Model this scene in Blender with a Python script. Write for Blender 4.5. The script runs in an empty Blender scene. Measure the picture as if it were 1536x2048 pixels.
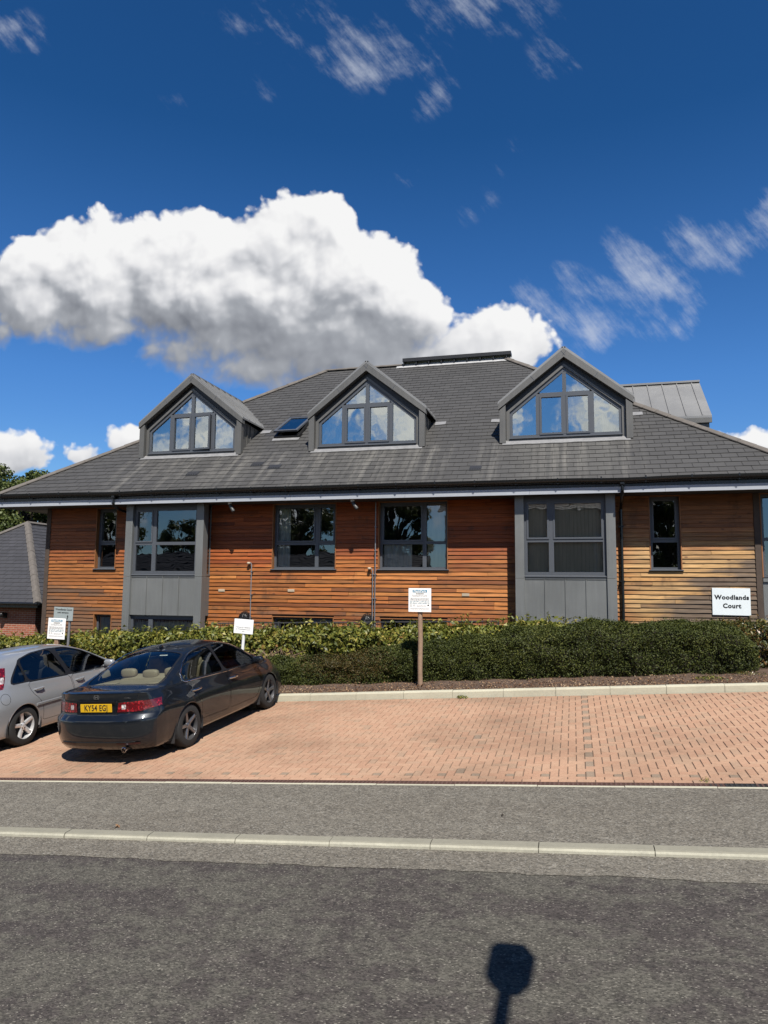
import bpy, bmesh, math, random
import numpy as np
from mathutils import Vector, Matrix, noise as mnoise

SC = bpy.context.scene
COL = SC.collection
rnd = random.Random(7)
R = math.radians

# ------------------------------------------------------------------ camera
cam_d = bpy.data.cameras.new("camera")
cam = bpy.data.objects.new("camera", cam_d)
COL.objects.link(cam)
YAW, PITCH, ROLL = R(14.6), R(6.0), R(0.5)
_f = Vector((-math.sin(YAW) * math.cos(PITCH), math.cos(YAW) * math.cos(PITCH), math.sin(PITCH)))
_r = Vector((math.cos(YAW), math.sin(YAW), 0))
_u = _r.cross(_f)
_r2 = math.cos(ROLL) * _r + math.sin(ROLL) * _u
_u2 = -math.sin(ROLL) * _r + math.cos(ROLL) * _u
cam.matrix_world = Matrix(((_r2.x, _u2.x, -_f.x, 0), (_r2.y, _u2.y, -_f.y, 0), (_r2.z, _u2.z, -_f.z, 0), (0, 0, 0, 1)))
cam_d.sensor_fit = 'HORIZONTAL'
cam_d.sensor_width = 36.0
cam_d.lens = 36.0 * 1450.0 / 1536.0
cam_d.clip_start = 0.05
cam_d.clip_end = 3000
SC.camera = cam

# ------------------------------------------------------------------ sun, exposure
SUN_DIR = Vector((0.48, -1.0, 1.57)).normalized()
SUN_EL = math.asin(SUN_DIR.z)
SUN_AZ = math.atan2(SUN_DIR.x, SUN_DIR.y)
sun_d = bpy.data.lights.new("sun", 'SUN')
sun_d.energy = 5.0
sun_d.angle = R(0.53)
sun_d.color = (1.0, 0.95, 0.87)
sun = bpy.data.objects.new("sun", sun_d)
COL.objects.link(sun)
sun.rotation_euler = SUN_DIR.to_track_quat('Z', 'Y').to_euler()
SC.view_settings.view_transform = 'Standard'
SC.view_settings.look = 'None'
SC.view_settings.exposure = 0.65
EXPO = 2.0 ** 0.65
SC.view_settings.gamma = 1.0
SC.cycles.max_bounces = 10
SC.cycles.diffuse_bounces = 1
SC.cycles.transparent_max_bounces = 12
SC.cycles.caustics_reflective = False
SC.cycles.caustics_refractive = False
SC.cycles.sample_clamp_indirect = 6.0
SC.cycles.use_denoising = True

# ------------------------------------------------------------------ node helpers
class S:
    """a node socket with arithmetic"""
    def __init__(self, g, sock): self.g, self.s = g, sock
    def _m(self, op, *o): return self.g.math(op, self, *o)
    def __add__(self, o): return self._m('ADD', o)
    __radd__ = __add__
    def __sub__(self, o): return self._m('SUBTRACT', o)
    def __rsub__(self, o): return self.g.math('SUBTRACT', o, self)
    def __mul__(self, o): return self._m('MULTIPLY', o)
    __rmul__ = __mul__
    def __truediv__(self, o): return self._m('DIVIDE', o)

class Gr:
    def __init__(self, nt): self.nt = nt
    def node(self, t, **kw):
        n = self.nt.nodes.new(t)
        for k, v in kw.items(): setattr(n, k, v)
        return n
    def put(self, inp, v):
        if isinstance(v, S): self.nt.links.new(v.s, inp)
        elif isinstance(v, (int, float)): 
            try: inp.default_value = v
            except TypeError: inp.default_value = [v] * len(inp.default_value)
        else:
            v = tuple(v)
            if len(inp.default_value) == 4 and len(v) == 3: v = v + (1.0,)
            inp.default_value = v
    def math(self, op, *a, clamp=False):
        n = self.node('ShaderNodeMath', operation=op, use_clamp=clamp)
        for i, v in enumerate(a): self.put(n.inputs[i], v)
        return S(self, n.outputs[0])
    def vmath(self, op, *a, out=0):
        n = self.node('ShaderNodeVectorMath', operation=op)
        for i, v in enumerate(a): self.put(n.inputs[i], v)
        return S(self, n.outputs[out])
    def dot(self, a, b): return self.vmath('DOT_PRODUCT', a, b, out=1)
    def xyz(self, x, y, z=0.0):
        n = self.node('ShaderNodeCombineXYZ')
        for i, v in enumerate((x, y, z)): self.put(n.inputs[i], v)
        return S(self, n.outputs[0])
    def sep(self, v):
        n = self.node('ShaderNodeSeparateXYZ'); self.put(n.inputs[0], v)
        return [S(self, o) for o in n.outputs]
    def sstep(self, x, a, b, lo=0.0, hi=1.0):
        n = self.node('ShaderNodeMapRange', interpolation_type='SMOOTHSTEP')
        self.put(n.inputs[0], x); self.put(n.inputs[1], a); self.put(n.inputs[2], b)
        self.put(n.inputs[3], lo); self.put(n.inputs[4], hi)
        return S(self, n.outputs[0])
    def noise(self, vec, scale=5.0, detail=3.0, rough=0.5, dim='3D', out='Fac', dist=0.0):
        n = self.node('ShaderNodeTexNoise', noise_dimensions=dim)
        if vec is not None: self.put(n.inputs['Vector'], vec)
        self.put(n.inputs['Scale'], scale); self.put(n.inputs['Detail'], detail)
        self.put(n.inputs['Roughness'], rough); self.put(n.inputs['Distortion'], dist)
        return S(self, n.outputs[out])
    def voro(self, vec, scale=5.0, dim='3D', feature='F1', out='Distance', rand=1.0):
        n = self.node('ShaderNodeTexVoronoi', voronoi_dimensions=dim, feature=feature)
        if vec is not None: self.put(n.inputs['Vector'], vec)
        self.put(n.inputs['Scale'], scale); self.put(n.inputs['Randomness'], rand)
        return S(self, n.outputs[out])
    def mix(self, f, a, b, mode='MIX'):
        n = self.node('ShaderNodeMix', data_type='RGBA', blend_type=mode, clamp_factor=True)
        self.put(n.inputs[0], f); self.put(n.inputs[6], a); self.put(n.inputs[7], b)
        return S(self, n.outputs[2])
    def ramp(self, f, stops):
        n = self.node('ShaderNodeValToRGB'); self.put(n.inputs[0], f)
        e = n.color_ramp.elements
        while len(e) < len(stops): e.new(0.5)
        for x, (p, c) in zip(e, stops):
            x.position = p; x.color = (c[0], c[1], c[2], 1.0)
        return S(self, n.outputs[0])
    def geo(self, out): 
        n = self.node('ShaderNodeNewGeometry'); return S(self, n.outputs[out])
    def obj(self):
        n = self.node('ShaderNodeTexCoord'); return S(self, n.outputs['Object'])
    def bump(self, h, strength=0.3, dist=0.01, normal=None):
        n = self.node('ShaderNodeBump'); self.put(n.inputs['Height'], h)
        n.inputs['Strength'].default_value = strength; n.inputs['Distance'].default_value = dist
        if normal is not None: self.put(n.inputs['Normal'], normal)
        return S(self, n.outputs[0])

def new_mat(name):
    m = bpy.data.materials.new(name); m.use_nodes = True
    nt = m.node_tree; nt.nodes.clear()
    return m, Gr(nt)

ALB = 0.66   # overall reflectance of the site, set together with the exposure
def pbsdf(g, col, rough=0.6, metal=0.0, spec=0.5, coat=0.0, normal=None, coat_rough=0.03, alb=None):
    if alb is None: alb = ALB if metal < 0.5 else 0.85
    if isinstance(col, S):
        col = g.vmath('SCALE', col); col.s.node.inputs['Scale'].default_value = alb
    else: col = tuple(c * alb for c in col[:3])
    n = g.node('ShaderNodeBsdfPrincipled')
    g.put(n.inputs['Base Color'], col); g.put(n.inputs['Roughness'], rough)
    g.put(n.inputs['Metallic'], metal); g.put(n.inputs['Specular IOR Level'], spec)
    g.put(n.inputs['Coat Weight'], coat); g.put(n.inputs['Coat Roughness'], coat_rough)
    if normal is not None: g.put(n.inputs['Normal'], normal)
    return S(g, n.outputs[0])

def finish(g, surf):
    o = g.node('ShaderNodeOutputMaterial'); g.nt.links.new(surf.s, o.inputs[0])

def simple(name, col, rough=0.6, metal=0.0, spec=0.5, coat=0.0, var=0.12, scale=3.0, bump=0.0, bscale=60.0, alb=None):
    """plain material with a little uneven tone so that nothing is one flat colour"""
    m, g = new_mat(name)
    o = g.obj()
    n1 = g.noise(o, scale, 5.0, 0.6); n2 = g.noise(o, scale * 9, 3.0, 0.6)
    f = (n1 * 0.7 + n2 * 0.3 - 0.5) * (2 * var * 2) + 1.0
    c = g.vmath('SCALE', col); 
    nd = c.s.node; g.put(nd.inputs['Scale'], f)
    nrm = None
    if bump: nrm = g.bump(g.noise(o, bscale, 4.0, 0.6), bump, 0.01)
    r = g.math('ADD', (n2 - 0.5) * 0.15, rough, clamp=True)
    finish(g, pbsdf(g, c, r, metal, spec, coat, nrm, alb=alb))
    return m

# ------------------------------------------------------------------ sky: daylight sky with real cloud shapes, by direction
world = bpy.data.worlds.new("World"); SC.world = world
world.use_nodes = True
def build_sky():
    nt = world.node_tree; nt.nodes.clear(); g = Gr(nt)
    sky = g.node('ShaderNodeTexSky', sky_type='NISHITA')
    sky.sun_disc = False; sky.sun_elevation = SUN_EL; sky.sun_rotation = SUN_AZ
    sky.air_density = 1.0; sky.dust_density = 0.15; sky.ozone_density = 4.0; sky.altitude = 100
    skyc = S(g, sky.outputs[0])
    tone = g.ramp(g.math('MAXIMUM', g.sep(S(g, g.node('ShaderNodeTexCoord').outputs['Generated']))[2], 0.0), SKY_TONE)
    skyc = g.mix(1.0, skyc, tone, 'MULTIPLY')
    hs = g.node('ShaderNodeHueSaturation'); hs.inputs['Saturation'].default_value = SKY_SAT; hs.inputs['Value'].default_value = SKY_VAL
    g.put(hs.inputs['Color'], skyc); skyc = S(g, hs.outputs[0])
    d = S(g, g.node('ShaderNodeTexCoord').outputs['Generated'])
    az = R(14.6); el = R(6.0)
    fw = (-math.sin(az) * math.cos(el), math.cos(az) * math.cos(el), math.sin(el))
    rt = (math.cos(az), math.sin(az), 0.0)
    up = (math.sin(az) * math.sin(el), -math.cos(az) * math.sin(el), math.cos(el))
    df = g.dot(d, fw); dfc = g.math('MAXIMUM', df, 0.05)
    X = g.dot(d, rt) / dfc * 14.5 + 7.68
    Y = 10.24 - g.dot(d, up) / dfc * 14.5
    P = g.xyz(X, Y, 0.0)
    front = g.sstep(df, 0.25, 0.4)
    # deeper blue towards the zenith is the sky model's own; clouds:
    grp = bpy.data.node_groups.new('cumulus_density', 'ShaderNodeTree')
    grp.interface.new_socket('P', in_out='INPUT', socket_type='NodeSocketVector')
    grp.interface.new_socket('F', in_out='OUTPUT', socket_type='NodeSocketFloat')
    grp.interface.new_socket('L', in_out='OUTPUT', socket_type='NodeSocketFloat')
    k = Gr(grp)
    gi = k.node('NodeGroupInput'); go = k.node('NodeGroupOutput')
    p = S(k, gi.outputs[0])
    w = k.noise(p, 0.55, 3.0, 0.55, dim='2D', out='Color')
    w = k.vmath('SCALE', k.vmath('SUBTRACT', w, (0.5, 0.5, 0.5))); w.s.node.inputs['Scale'].default_value = 0.55
    q = k.vmath('ADD', p, w)
    blobs = [(1.75, 5.55, 1.75, 1.25), (0.65, 6.0, 1.05, 0.85), (3.45, 5.35, 1.35, 1.15), (5.95, 5.1, 1.55, 1.15),
             (5.0, 6.0, 3.2, 1.15), (7.15, 5.75, 1.35, 1.2), (8.0, 6.35, 0.95, 0.85), (6.4, 6.75, 2.7, 0.85), (7.6, 7.1, 1.6, 0.7), (4.4, 5.2, 0.9, 0.75),
             (3.6, 7.05, 1.1, 0.4), (10.1, 6.75, 1.0, 0.78), (9.2, 7.0, 1.1, 0.55), (1.6, 6.5, 1.6, 0.5), (5.4, 7.4, 1.7, 0.5),
             (-0.2, 6.75, 0.4, 0.3), (0.1, 9.1, 1.0, 0.45), (1.45, 9.05, 0.5, 0.22), (2.55, 8.75, 0.5, 0.28), (15.3, 8.9, 1.3, 0.35)]
    F = None
    qx, qy, _ = k.sep(q)
    for (cx, cy, rx, ry) in blobs:
        a = (qx - cx) * (1 / rx); b = (qy - cy) * (1 / ry)
        v = 1.0 - (a * a + b * b)
        sz = min(rx, ry)
        v = v * min(1.0, sz)
        F = v if F is None else k.math('SMOOTH_MAX', F, v, 0.25)
    n = k.noise(p, 1.1, 9.0, 0.58, dim='2D') - 0.5
    v1 = k.voro(k.vmath('ADD', p, w), 1.5, dim='2D', feature='SMOOTH_F1')
    v2 = k.voro(k.vmath('ADD', p, w), 3.8, dim='2D', feature='SMOOTH_F1')
    v3 = k.voro(k.vmath('ADD', p, w), 9.0, dim='2D', feature='SMOOTH_F1')
    v0 = k.voro(k.vmath('ADD', p, w), 0.72, dim='2D', feature='SMOOTH_F1')
    n_lo = k.noise(p, 1.1, 3.0, 0.5, dim='2D') - 0.5
    B = F + (0.45 - v0) * 0.35
    F = B + n * 0.62 + (0.45 - v1) * 0.42 + (0.45 - v2) * 0.28 + (0.45 - v3) * 0.14
    k.put(go.inputs[0], F)
    k.put(go.inputs[1], B + n_lo * 0.5 + (0.45 - v1) * 0.60 + (0.45 - v2) * 0.26 + (0.45 - v3) * 0.06)
    def dens(vec):
        n = g.node('ShaderNodeGroup'); n.node_tree = grp; g.put(n.inputs[0], vec); return S(g, n.outputs[0]), S(g, n.outputs[1])
    (F0, L0), (_, F1) = dens(P), dens(g.vmath('ADD', P, (0.16, -0.24, 0.0)))
    _, F2 = dens(g.vmath('ADD', P, (0.06, -0.09, 0.0)))
    base_g = g.sstep(Y, 5.8, 7.0)
    _, F3 = dens(g.vmath('ADD', P, (0.40, -0.60, 0.0)))
    relief = (1.0 - base_g * 0.5) * ((L0 - F1) * 0.55 + (L0 - F2) * 0.40 + (L0 - F3) * 0.30)
    und = g.noise(P, 0.55, 3.0, 0.45, dim='2D')
    base = g.sstep(Y + (und - 0.5) * 1.5 - g.math('ABSOLUTE', X - 5.6) * 0.06, 5.3, 6.8) * g.sstep(X, 9.3, 8.2) * g.sstep(Y, 8.6, 8.0)
    base2 = g.sstep(Y, 8.7, 9.3)
    alpha = g.sstep(F0, g.math('MULTIPLY', base, -0.06) + 0.02, base * 0.42 + 0.24)
    under = g.math('MAXIMUM', base, base2 * 0.4) * g.sstep(F0, -0.1, 0.35)
    lit = g.math('ADD', relief * 0.95 - under * 0.40 + (und - 0.5) * 0.30, 0.695, clamp=True)
    cc = g.ramp(lit, [(0.0, (0.20, 0.215, 0.25)), (0.35, (0.40, 0.42, 0.46)), (0.62, (0.72, 0.73, 0.76)), (0.85, (0.93, 0.93, 0.94)), (1.0, (1.0, 1.0, 1.0))])
    # thin streaks high up
    ca, sa = math.cos(R(-48)), math.sin(R(-48))
    sx = X * ca - Y * sa; sy = X * sa + Y * ca
    n1 = g.noise(g.xyz(sx * 0.45, sy * 1.7, 3.0), 1.7, 9.0, 0.66)
    n2 = g.noise(g.xyz(X * 0.9, Y * 1.1, 9.0), 1.0, 6.0, 0.6)
    wis = None
    for (cx, cy, rx, ry, ang, amp) in [(7.4, 1.05, 1.2, 0.6, 0, 0.66), (5.8, 0.5, 1.3, 0.5, 10, 0.42), (9.3, 0.15, 1.3, 0.5, 0, 0.62), (11.1, 1.0, 0.5, 0.6, 20, 0.4),
                                      (8.6, 1.95, 0.5, 0.3, -40, 0.45), (13.0, 5.4, 0.95, 0.42, 35, 0.95), (14.2, 4.9, 0.9, 0.42, 15, 0.8), (12.1, 5.85, 1.1, 0.3, 22, 0.75),
                                      (15.4, 4.4, 0.7, 0.5, -30, 0.75), (11.6, 6.45, 0.7, 0.5, 0, 0.95), (13.65, 6.35, 0.25, 0.4, 25, 0.7), (0.15, 0.7, 0.6, 0.4, 10, 0.55), (12.9, 6.45, 0.6, 0.25, 20, 0.5),
                                      (10.9, 6.1, 0.7, 0.35, 25, 0.55), (10.2, 3.15, 0.5, 0.3, -35, 0.28), (8.1, 3.6, 0.3, 0.2, 0, 0.3), (9.5, 4.1, 0.6, 0.25, -30, 0.22), (5.75, 1.85, 1.1, 0.25, 5, 0.22), (3.6, 2.0, 0.5, 0.3, -30, 0.2)]:
        c_, s_ = math.cos(R(ang)), math.sin(R(ang))
        dx = X - cx; dy = Y - cy
        a = (dx * c_ + dy * s_) * (1 / rx); b = (dy * c_ - dx * s_) * (1 / ry)
        m = g.math('MAXIMUM', 1.0 - (a * a + b * b) * 0.42, 0.0) * amp
        wis = m if wis is None else g.math('MAXIMUM', wis, m)
    wn = (n1 * 0.62 + n2 * 0.55 - 0.585) * 3.5
    wis = g.sstep(wis + wn, 0.22, 1.6) * g.sstep(wis, 0.0, 0.30) * 0.66
    wis = g.math('MULTIPLY', wis, front, clamp=True)
    alpha = alpha * front
    # the rest of the sky dome: broken cumulus, seen only as reflections
    nb = g.noise(d, 4.6, 8.0, 0.58); nb2 = g.noise(d, 11.0, 6.0, 0.6)
    dz = g.sep(d)[2]
    ab = g.sstep(nb + (nb2 - 0.5) * 0.25 + g.sstep(dz, 0.50, 0.32) * 0.17 - 0.01, 0.615, 0.72) * (1.0 - front) * g.sstep(dz, -0.05, 0.08)
    cb = g.ramp(nb * 0.5 + nb2 * 0.5, [(0.40, (0.46, 0.50, 0.55)), (0.52, (0.85, 0.87, 0.88)), (0.62, (1.0, 1.0, 1.0))])
    sc = 1.0 / SKY_STR / EXPO
    def scaled(c, f):
        n = g.vmath('SCALE', c); n.s.node.inputs['Scale'].default_value = f; return n
    c = g.mix(wis, skyc, scaled((0.80, 0.85, 0.95), sc * 0.8))
    c = g.mix(alpha, c, scaled(cc, sc * 0.92))
    c = g.mix(ab, c, scaled(cb, sc * 1.15))
    bg = g.node('ShaderNodeBackground'); g.put(bg.inputs[0], c); bg.inputs[1].default_value = SKY_STR
    o = g.node('ShaderNodeOutputWorld'); nt.links.new(bg.outputs[0], o.inputs[0])
SKY_STR, SKY_SAT, SKY_VAL = 0.08 / EXPO, 1.0, 2.0
SKY_TONE = [(0.0, (0.42, 0.56, 0.66)), (0.10, (0.40, 0.56, 0.70)), (0.21, (0.313, 0.53, 0.76)), (0.27, (0.285, 0.53, 0.785)), (0.44, (0.185, 0.435, 0.675)), (0.55, (0.112, 0.35, 0.565)), (1.0, (0.11, 0.32, 0.52))]  # relative to a doubled value below
build_sky()
world.cycles.sampling_method = 'MANUAL'
world.cycles.sample_map_resolution = 512

# ------------------------------------------------------------------ object helpers
def tag(o, label=None, cat=None, group=None, kind=None):
    if label: o['label'] = label
    if cat: o['category'] = cat
    if group: o['group'] = group
    if kind: o['kind'] = kind
    return o

def thing(name, label, cat, loc=(0, 0, 0), group=None):
    o = bpy.data.objects.new(name, None); COL.objects.link(o)
    o.location = loc; o.empty_display_size = 0.2
    return tag(o, label, cat, group)

def link_mesh(name, me, parent=None, loc_of_parent=None):
    o = bpy.data.objects.new(name, me); COL.objects.link(o)
    if parent is not None:
        o.parent = parent
        if parent.type == 'EMPTY' and not parent.get('_local'):
            o.matrix_parent_inverse = Matrix.Translation(-Vector(parent.location))
    return o

class MB:
    """collects faces, builds one mesh object"""
    def __init__(self): self.v = []; self.f = []; self.m = []
    def face(self, pts, mi=0):
        b = len(self.v); self.v += [tuple(p) for p in pts]; self.f.append(tuple(range(b, b + len(pts)))); self.m.append(mi)
    def box(self, x0, x1, y0, y1, z0, z1, mi=0):
        self.hexa([(x0, y0, z0), (x1, y0, z0), (x1, y1, z0), (x0, y1, z0), (x0, y0, z1), (x1, y0, z1), (x1, y1, z1), (x0, y1, z1)], mi)
    def hexa(self, p, mi=0):
        b = len(self.v); self.v += [tuple(q) for q in p]
        for f in ((0, 3, 2, 1), (4, 5, 6, 7), (0, 1, 5, 4), (1, 2, 6, 5), (2, 3, 7, 6), (3, 0, 4, 7)):
            self.f.append(tuple(b + i for i in f)); self.m.append(mi)
    def grid(self, rows, mi=0, closed=False):
        """rows of points, same length"""
        b = len(self.v); n = len(rows[0])
        for r in rows: self.v += [tuple(p) for p in r]
        for i in range(len(rows) - 1):
            for j in range(n if closed else n - 1):
                j2 = (j + 1) % n
                self.f.append((b + i * n + j, b + i * n + j2, b + (i + 1) * n + j2, b + (i + 1) * n + j)); self.m.append(mi)
    def prism(self, poly, axis, a, b, mi=0):
        """closed polygon of 2D points extruded along axis 'x','y' or 'z' from a to b"""
        def P(q, t):
            if axis == 'y': return (q[0], t, q[1])
            if axis == 'x': return (t, q[0], q[1])
            return (q[0], q[1], t)
        n = len(poly); s = len(self.v)
        self.v += [P(q, a) for q in poly] + [P(q, b) for q in poly]
        self.f.append(tuple(s + i for i in range(n))); self.m.append(mi)
        self.f.append(tuple(s + n + i for i in reversed(range(n)))); self.m.append(mi)
        for i in range(n):
            j = (i + 1) % n
            self.f.append((s + i, s + n + i, s + n + j, s + j)); self.m.append(mi)
    def ring(self, outer, inner, axis_y0, y1, mi=0, skip=()):
        """polygon ring in the xz plane with depth along y"""
        n = len(outer)
        for i in range(n):
            if i in skip: continue
            j = (i + 1) % n
            o0, o1, i1, i0 = outer[i], outer[j], inner[j], inner[i]
            self.hexa([(o0[0], axis_y0, o0[1]), (o1[0], axis_y0, o1[1]), (i1[0], axis_y0, i1[1]), (i0[0], axis_y0, i0[1]),
                       (o0[0], y1, o0[1]), (o1[0], y1, o1[1]), (i1[0], y1, i1[1]), (i0[0], y1, i0[1])], mi)
    def tube(self, path, r, n=8, mi=0, caps=True):
        rows = []; path = [Vector(p) for p in path]
        rr = r if isinstance(r, (list, tuple)) else [r] * len(path)
        ref = Vector((0, 0, 1))
        for i, p in enumerate(path):
            t = (path[min(i + 1, len(path) - 1)] - path[max(i - 1, 0)]).normalized()
            a = t.cross(ref)
            if a.length < 0.05: a = t.cross(Vector((1, 0, 0)))
            a.normalize(); b = t.cross(a).normalized()
            rows.append([p + (a * math.cos(q) + b * math.sin(q)) * rr[i] for q in [2 * math.pi * k / n for k in range(n)]])
        self.grid(rows, mi, closed=True)
        if caps:
            self.face(list(reversed(rows[0])), mi); self.face(rows[-1], mi)
    def lathe(self, prof, center, axis='y', n=32, mi=0, sgn=1):
        """profile of (radius, offset) revolved about axis through center"""
        rows = []
        for (r, t) in prof:
            row = []
            for k in range(n):
                a = 2 * math.pi * k / n; c, s = math.cos(a) * r, math.sin(a) * r
                if axis == 'y': row.append((center[0] + c, center[1] + t, center[2] + s))
                elif axis == 'z': row.append((center[0] + c, center[1] + s, center[2] + t))
                else: row.append((center[0] + t, center[1] + c, center[2] + s))
            rows.append(row)
        self.grid(rows, mi, closed=True)
    def sup(self, c, s, e=0.5, n=12, m=16, mi=0, rot=None):
        """rounded block: a superellipsoid"""
        def sp(a, k): return math.copysign(abs(a) ** k, a)
        rows = []
        for i in range(n + 1):
            ph = -math.pi / 2 + math.pi * i / n
            row = []
            for j in range(m):
                th = 2 * math.pi * j / m
                p = Vector((s[0] * sp(math.cos(ph), e) * sp(math.cos(th), e), s[1] * sp(math.cos(ph), e) * sp(math.sin(th), e), s[2] * sp(math.sin(ph), e)))
                if rot is not None: p = rot @ p
                row.append(p + Vector(c))
            rows.append(row)
        self.grid(rows, mi, closed=True)
    def build(self, name, mats, parent=None, smooth=False, angle=40, weld=False, fixn=True):
        me = bpy.data.meshes.new(name)
        me.from_pydata(self.v, [], self.f)
        if not isinstance(mats, (list, tuple)): mats = [mats]
        for m in mats: me.materials.append(m)
        if len(mats) > 1: me.polygons.foreach_set('material_index', self.m)
        if weld or fixn or smooth:
            bm = bmesh.new(); bm.from_mesh(me)
            if weld or smooth: bmesh.ops.remove_doubles(bm, verts=bm.verts, dist=1e-5)
            if fixn: bmesh.ops.recalc_face_normals(bm, faces=bm.faces)
            if smooth:
                ca = R(angle)
                for f in bm.faces: f.smooth = True
                for e in bm.edges:
                    if len(e.link_faces) == 2 and e.calc_face_angle(0) > ca: e.smooth = False
            bm.to_mesh(me); bm.free()
        me.update()
        return link_mesh(name, me, parent)

def rbox(mb, x0, x1, y0, y1, z0, z1, b=0.01, mi=0):
    """box with chamfered edges"""
    rows = []
    for z, i in ((z0, b), (z0 + b, 0), (z1 - b, 0), (z1, b)):
        rows.append([(x0 + i + (b if not i else 0), y0 + i, z), (x1 - i - (b if not i else 0), y0 + i, z), (x1 - i, y0 + i + (b if not i else 0), z), (x1 - i, y1 - i - (b if not i else 0), z),
                     (x1 - i - (b if not i else 0), y1 - i, z), (x0 + i + (b if not i else 0), y1 - i, z), (x0 + i, y1 - i - (b if not i else 0), z), (x0 + i, y0 + i + (b if not i else 0), z)])
    mb.grid(rows, mi, closed=True); mb.face(list(reversed(rows[0])), mi); mb.face(rows[-1], mi)

def text_mesh(name, body, size, mat, parent, M, align='CENTER', spacing=1.0, ext=0.0015, bold=0.0):
    cu = bpy.data.curves.new(name, 'FONT'); cu.body = body; cu.size = size
    cu.align_x = align; cu.align_y = 'CENTER'; cu.extrude = ext; cu.space_character = spacing; cu.offset = bold
    cu.resolution_u = 3
    t = bpy.data.objects.new(name, cu); COL.objects.link(t)
    bpy.context.view_layer.update()
    me = bpy.data.meshes.new_from_object(t.evaluated_get(bpy.context.evaluated_depsgraph_get()))
    bpy.data.objects.remove(t); bpy.data.curves.remove(cu)
    me.transform(M); me.name = name
    me.materials.clear(); me.materials.append(mat)
    return link_mesh(name, me, parent)

def vmat(origin, xdir, ydir):
    x = Vector(xdir).normalized(); y = Vector(ydir).normalized(); z = x.cross(y)
    return Matrix(((x.x, y.x, z.x, origin[0]), (x.y, y.y, z.y, origin[1]), (x.z, y.z, z.z, origin[2]), (0, 0, 0, 1)))

# the site slopes: one inclined plane near the building, level further off
def gz(u, v, dz=0.0):
    return -2.593 + 0.0651 * min(max(u, -26), 9) + 0.0569 * min(max(v, -1), 17) + dz

def sheet(mb, u0, u1, v0, v1, dz, nu=None, nv=None, mi=0):
    us = sorted(set([u0, u1] + [x for x in (-26, -13, 0, 9) if u0 < x < u1])); vs = sorted(set([v0, v1] + [x for x in (-1, 17) if v0 < x < v1]))
    mb.grid([[(u, v, gz(u, v, dz)) for u in us] for v in vs], mi)
# ------------------------------------------------------------------ materials
def m_asphalt(name, c1, c2, c3, patch=0.35, dark=0.0):
    m, g = new_mat(name)
    o = g.obj()
    st = g.vmath('MULTIPLY', o, (1.0, 1.9, 1.0))
    big = g.noise(g.vmath('MULTIPLY', o, (0.45, 1.5, 1.0)), 1.1, 5.0, 0.62)
    mid = g.noise(o, 7.0, 5.0, 0.65)
    f = g.sstep(big + (mid - 0.5) * 0.7, 0.5 - patch / 2, 0.5 + patch / 2)
    base = g.mix(f, c1, c2)
    cell = g.voro(st, 78.0, out='Color'); cs = g.sep(cell)
    cell2 = g.sep(g.voro(st, 36.0, out='Color'))
    vch = g.sstep(cs[0] * 0.65 + cell2[1] * 0.35, 0.08, 0.92, 0.52, 1.48)
    n = g.vmath('SCALE', base); g.put(n.s.node.inputs['Scale'], vch * ((mid - 0.5) * 0.5 + 1.0))
    spark = g.sstep(cs[2], 0.955, 0.97)
    col = g.mix(spark * 0.5, n, c3)
    dk = g.sstep(cell2[0], 0.90, 0.97)
    col = g.mix(dk * 0.35, col, (0.02, 0.02, 0.02))
    h = g.voro(o, 110.0) * 0.6 + g.noise(o, 200.0, 2.0) * 0.5
    finish(g, pbsdf(g, col, 0.85, 0, 0.3, 0, g.bump(h, 0.35, 0.004)))
    return m

M_ROAD = m_asphalt('asphalt_road', (0.068, 0.058, 0.053), (0.098, 0.091, 0.075), (0.40, 0.37, 0.31), 0.24)
M_PAVE = m_asphalt('asphalt_pavement', (0.160, 0.143, 0.116), (0.184, 0.168, 0.138), (0.50, 0.49, 0.45), 0.5)

def m_block(name, c1, c2, c3):
    m, g = new_mat(name)
    o = g.obj(); r = g.geo('Random Per Island')
    c = g.ramp(r, [(0.0, c1), (0.45, c2), (0.8, c1), (1.0, c3)])
    n1 = g.noise(o, 0.55, 5.0, 0.6); n2 = g.noise(o, 26.0, 4.0, 0.7); n3 = g.noise(o, 140.0, 2.0, 0.6)
    v = g.math('MULTIPLY', (n2 - 0.5) * 0.55 + (n3 - 0.5) * 0.5 + 1.0, g.sstep(n1, 0.25, 0.62, 0.72, 1.06))
    s = g.vmath('SCALE', c); g.put(s.s.node.inputs['Scale'], v)
    y_ = g.sep(o)[1]
    oil = g.sstep(g.noise(o, 1.7, 5.0, 0.65), 0.60, 0.74) * 0.38
    edge = g.sstep(y_ + (n1 - 0.5) * 1.2, 12.7, 13.5) * g.sstep(g.noise(o, 3.0, 5.0, 0.7), 0.35, 0.62) * 0.45
    s = g.mix(g.math('MAXIMUM', oil, edge), s, (0.20, 0.135, 0.09))
    pale = g.sstep(g.noise(o, 60.0, 2.0, 0.5), 0.70, 0.78)
    s = g.mix(pale * 0.35, s, (0.72, 0.6, 0.5))
    finish(g, pbsdf(g, s, 0.9, 0, 0.25, 0, g.bump(n3 + n2, 0.25, 0.004)))
    return m
M_BLOCK = m_block('paver_terracotta', (0.53, 0.335, 0.222), (0.49, 0.29, 0.19), (0.44, 0.295, 0.20))
M_BLOCKG = m_block('paver_charcoal', (0.34, 0.255, 0.185), (0.31, 0.23, 0.165), (0.37, 0.28, 0.20))
M_JOINT = simple('joint_sand', (0.15, 0.10, 0.072), 0.95, var=0.3, scale=6)

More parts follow.
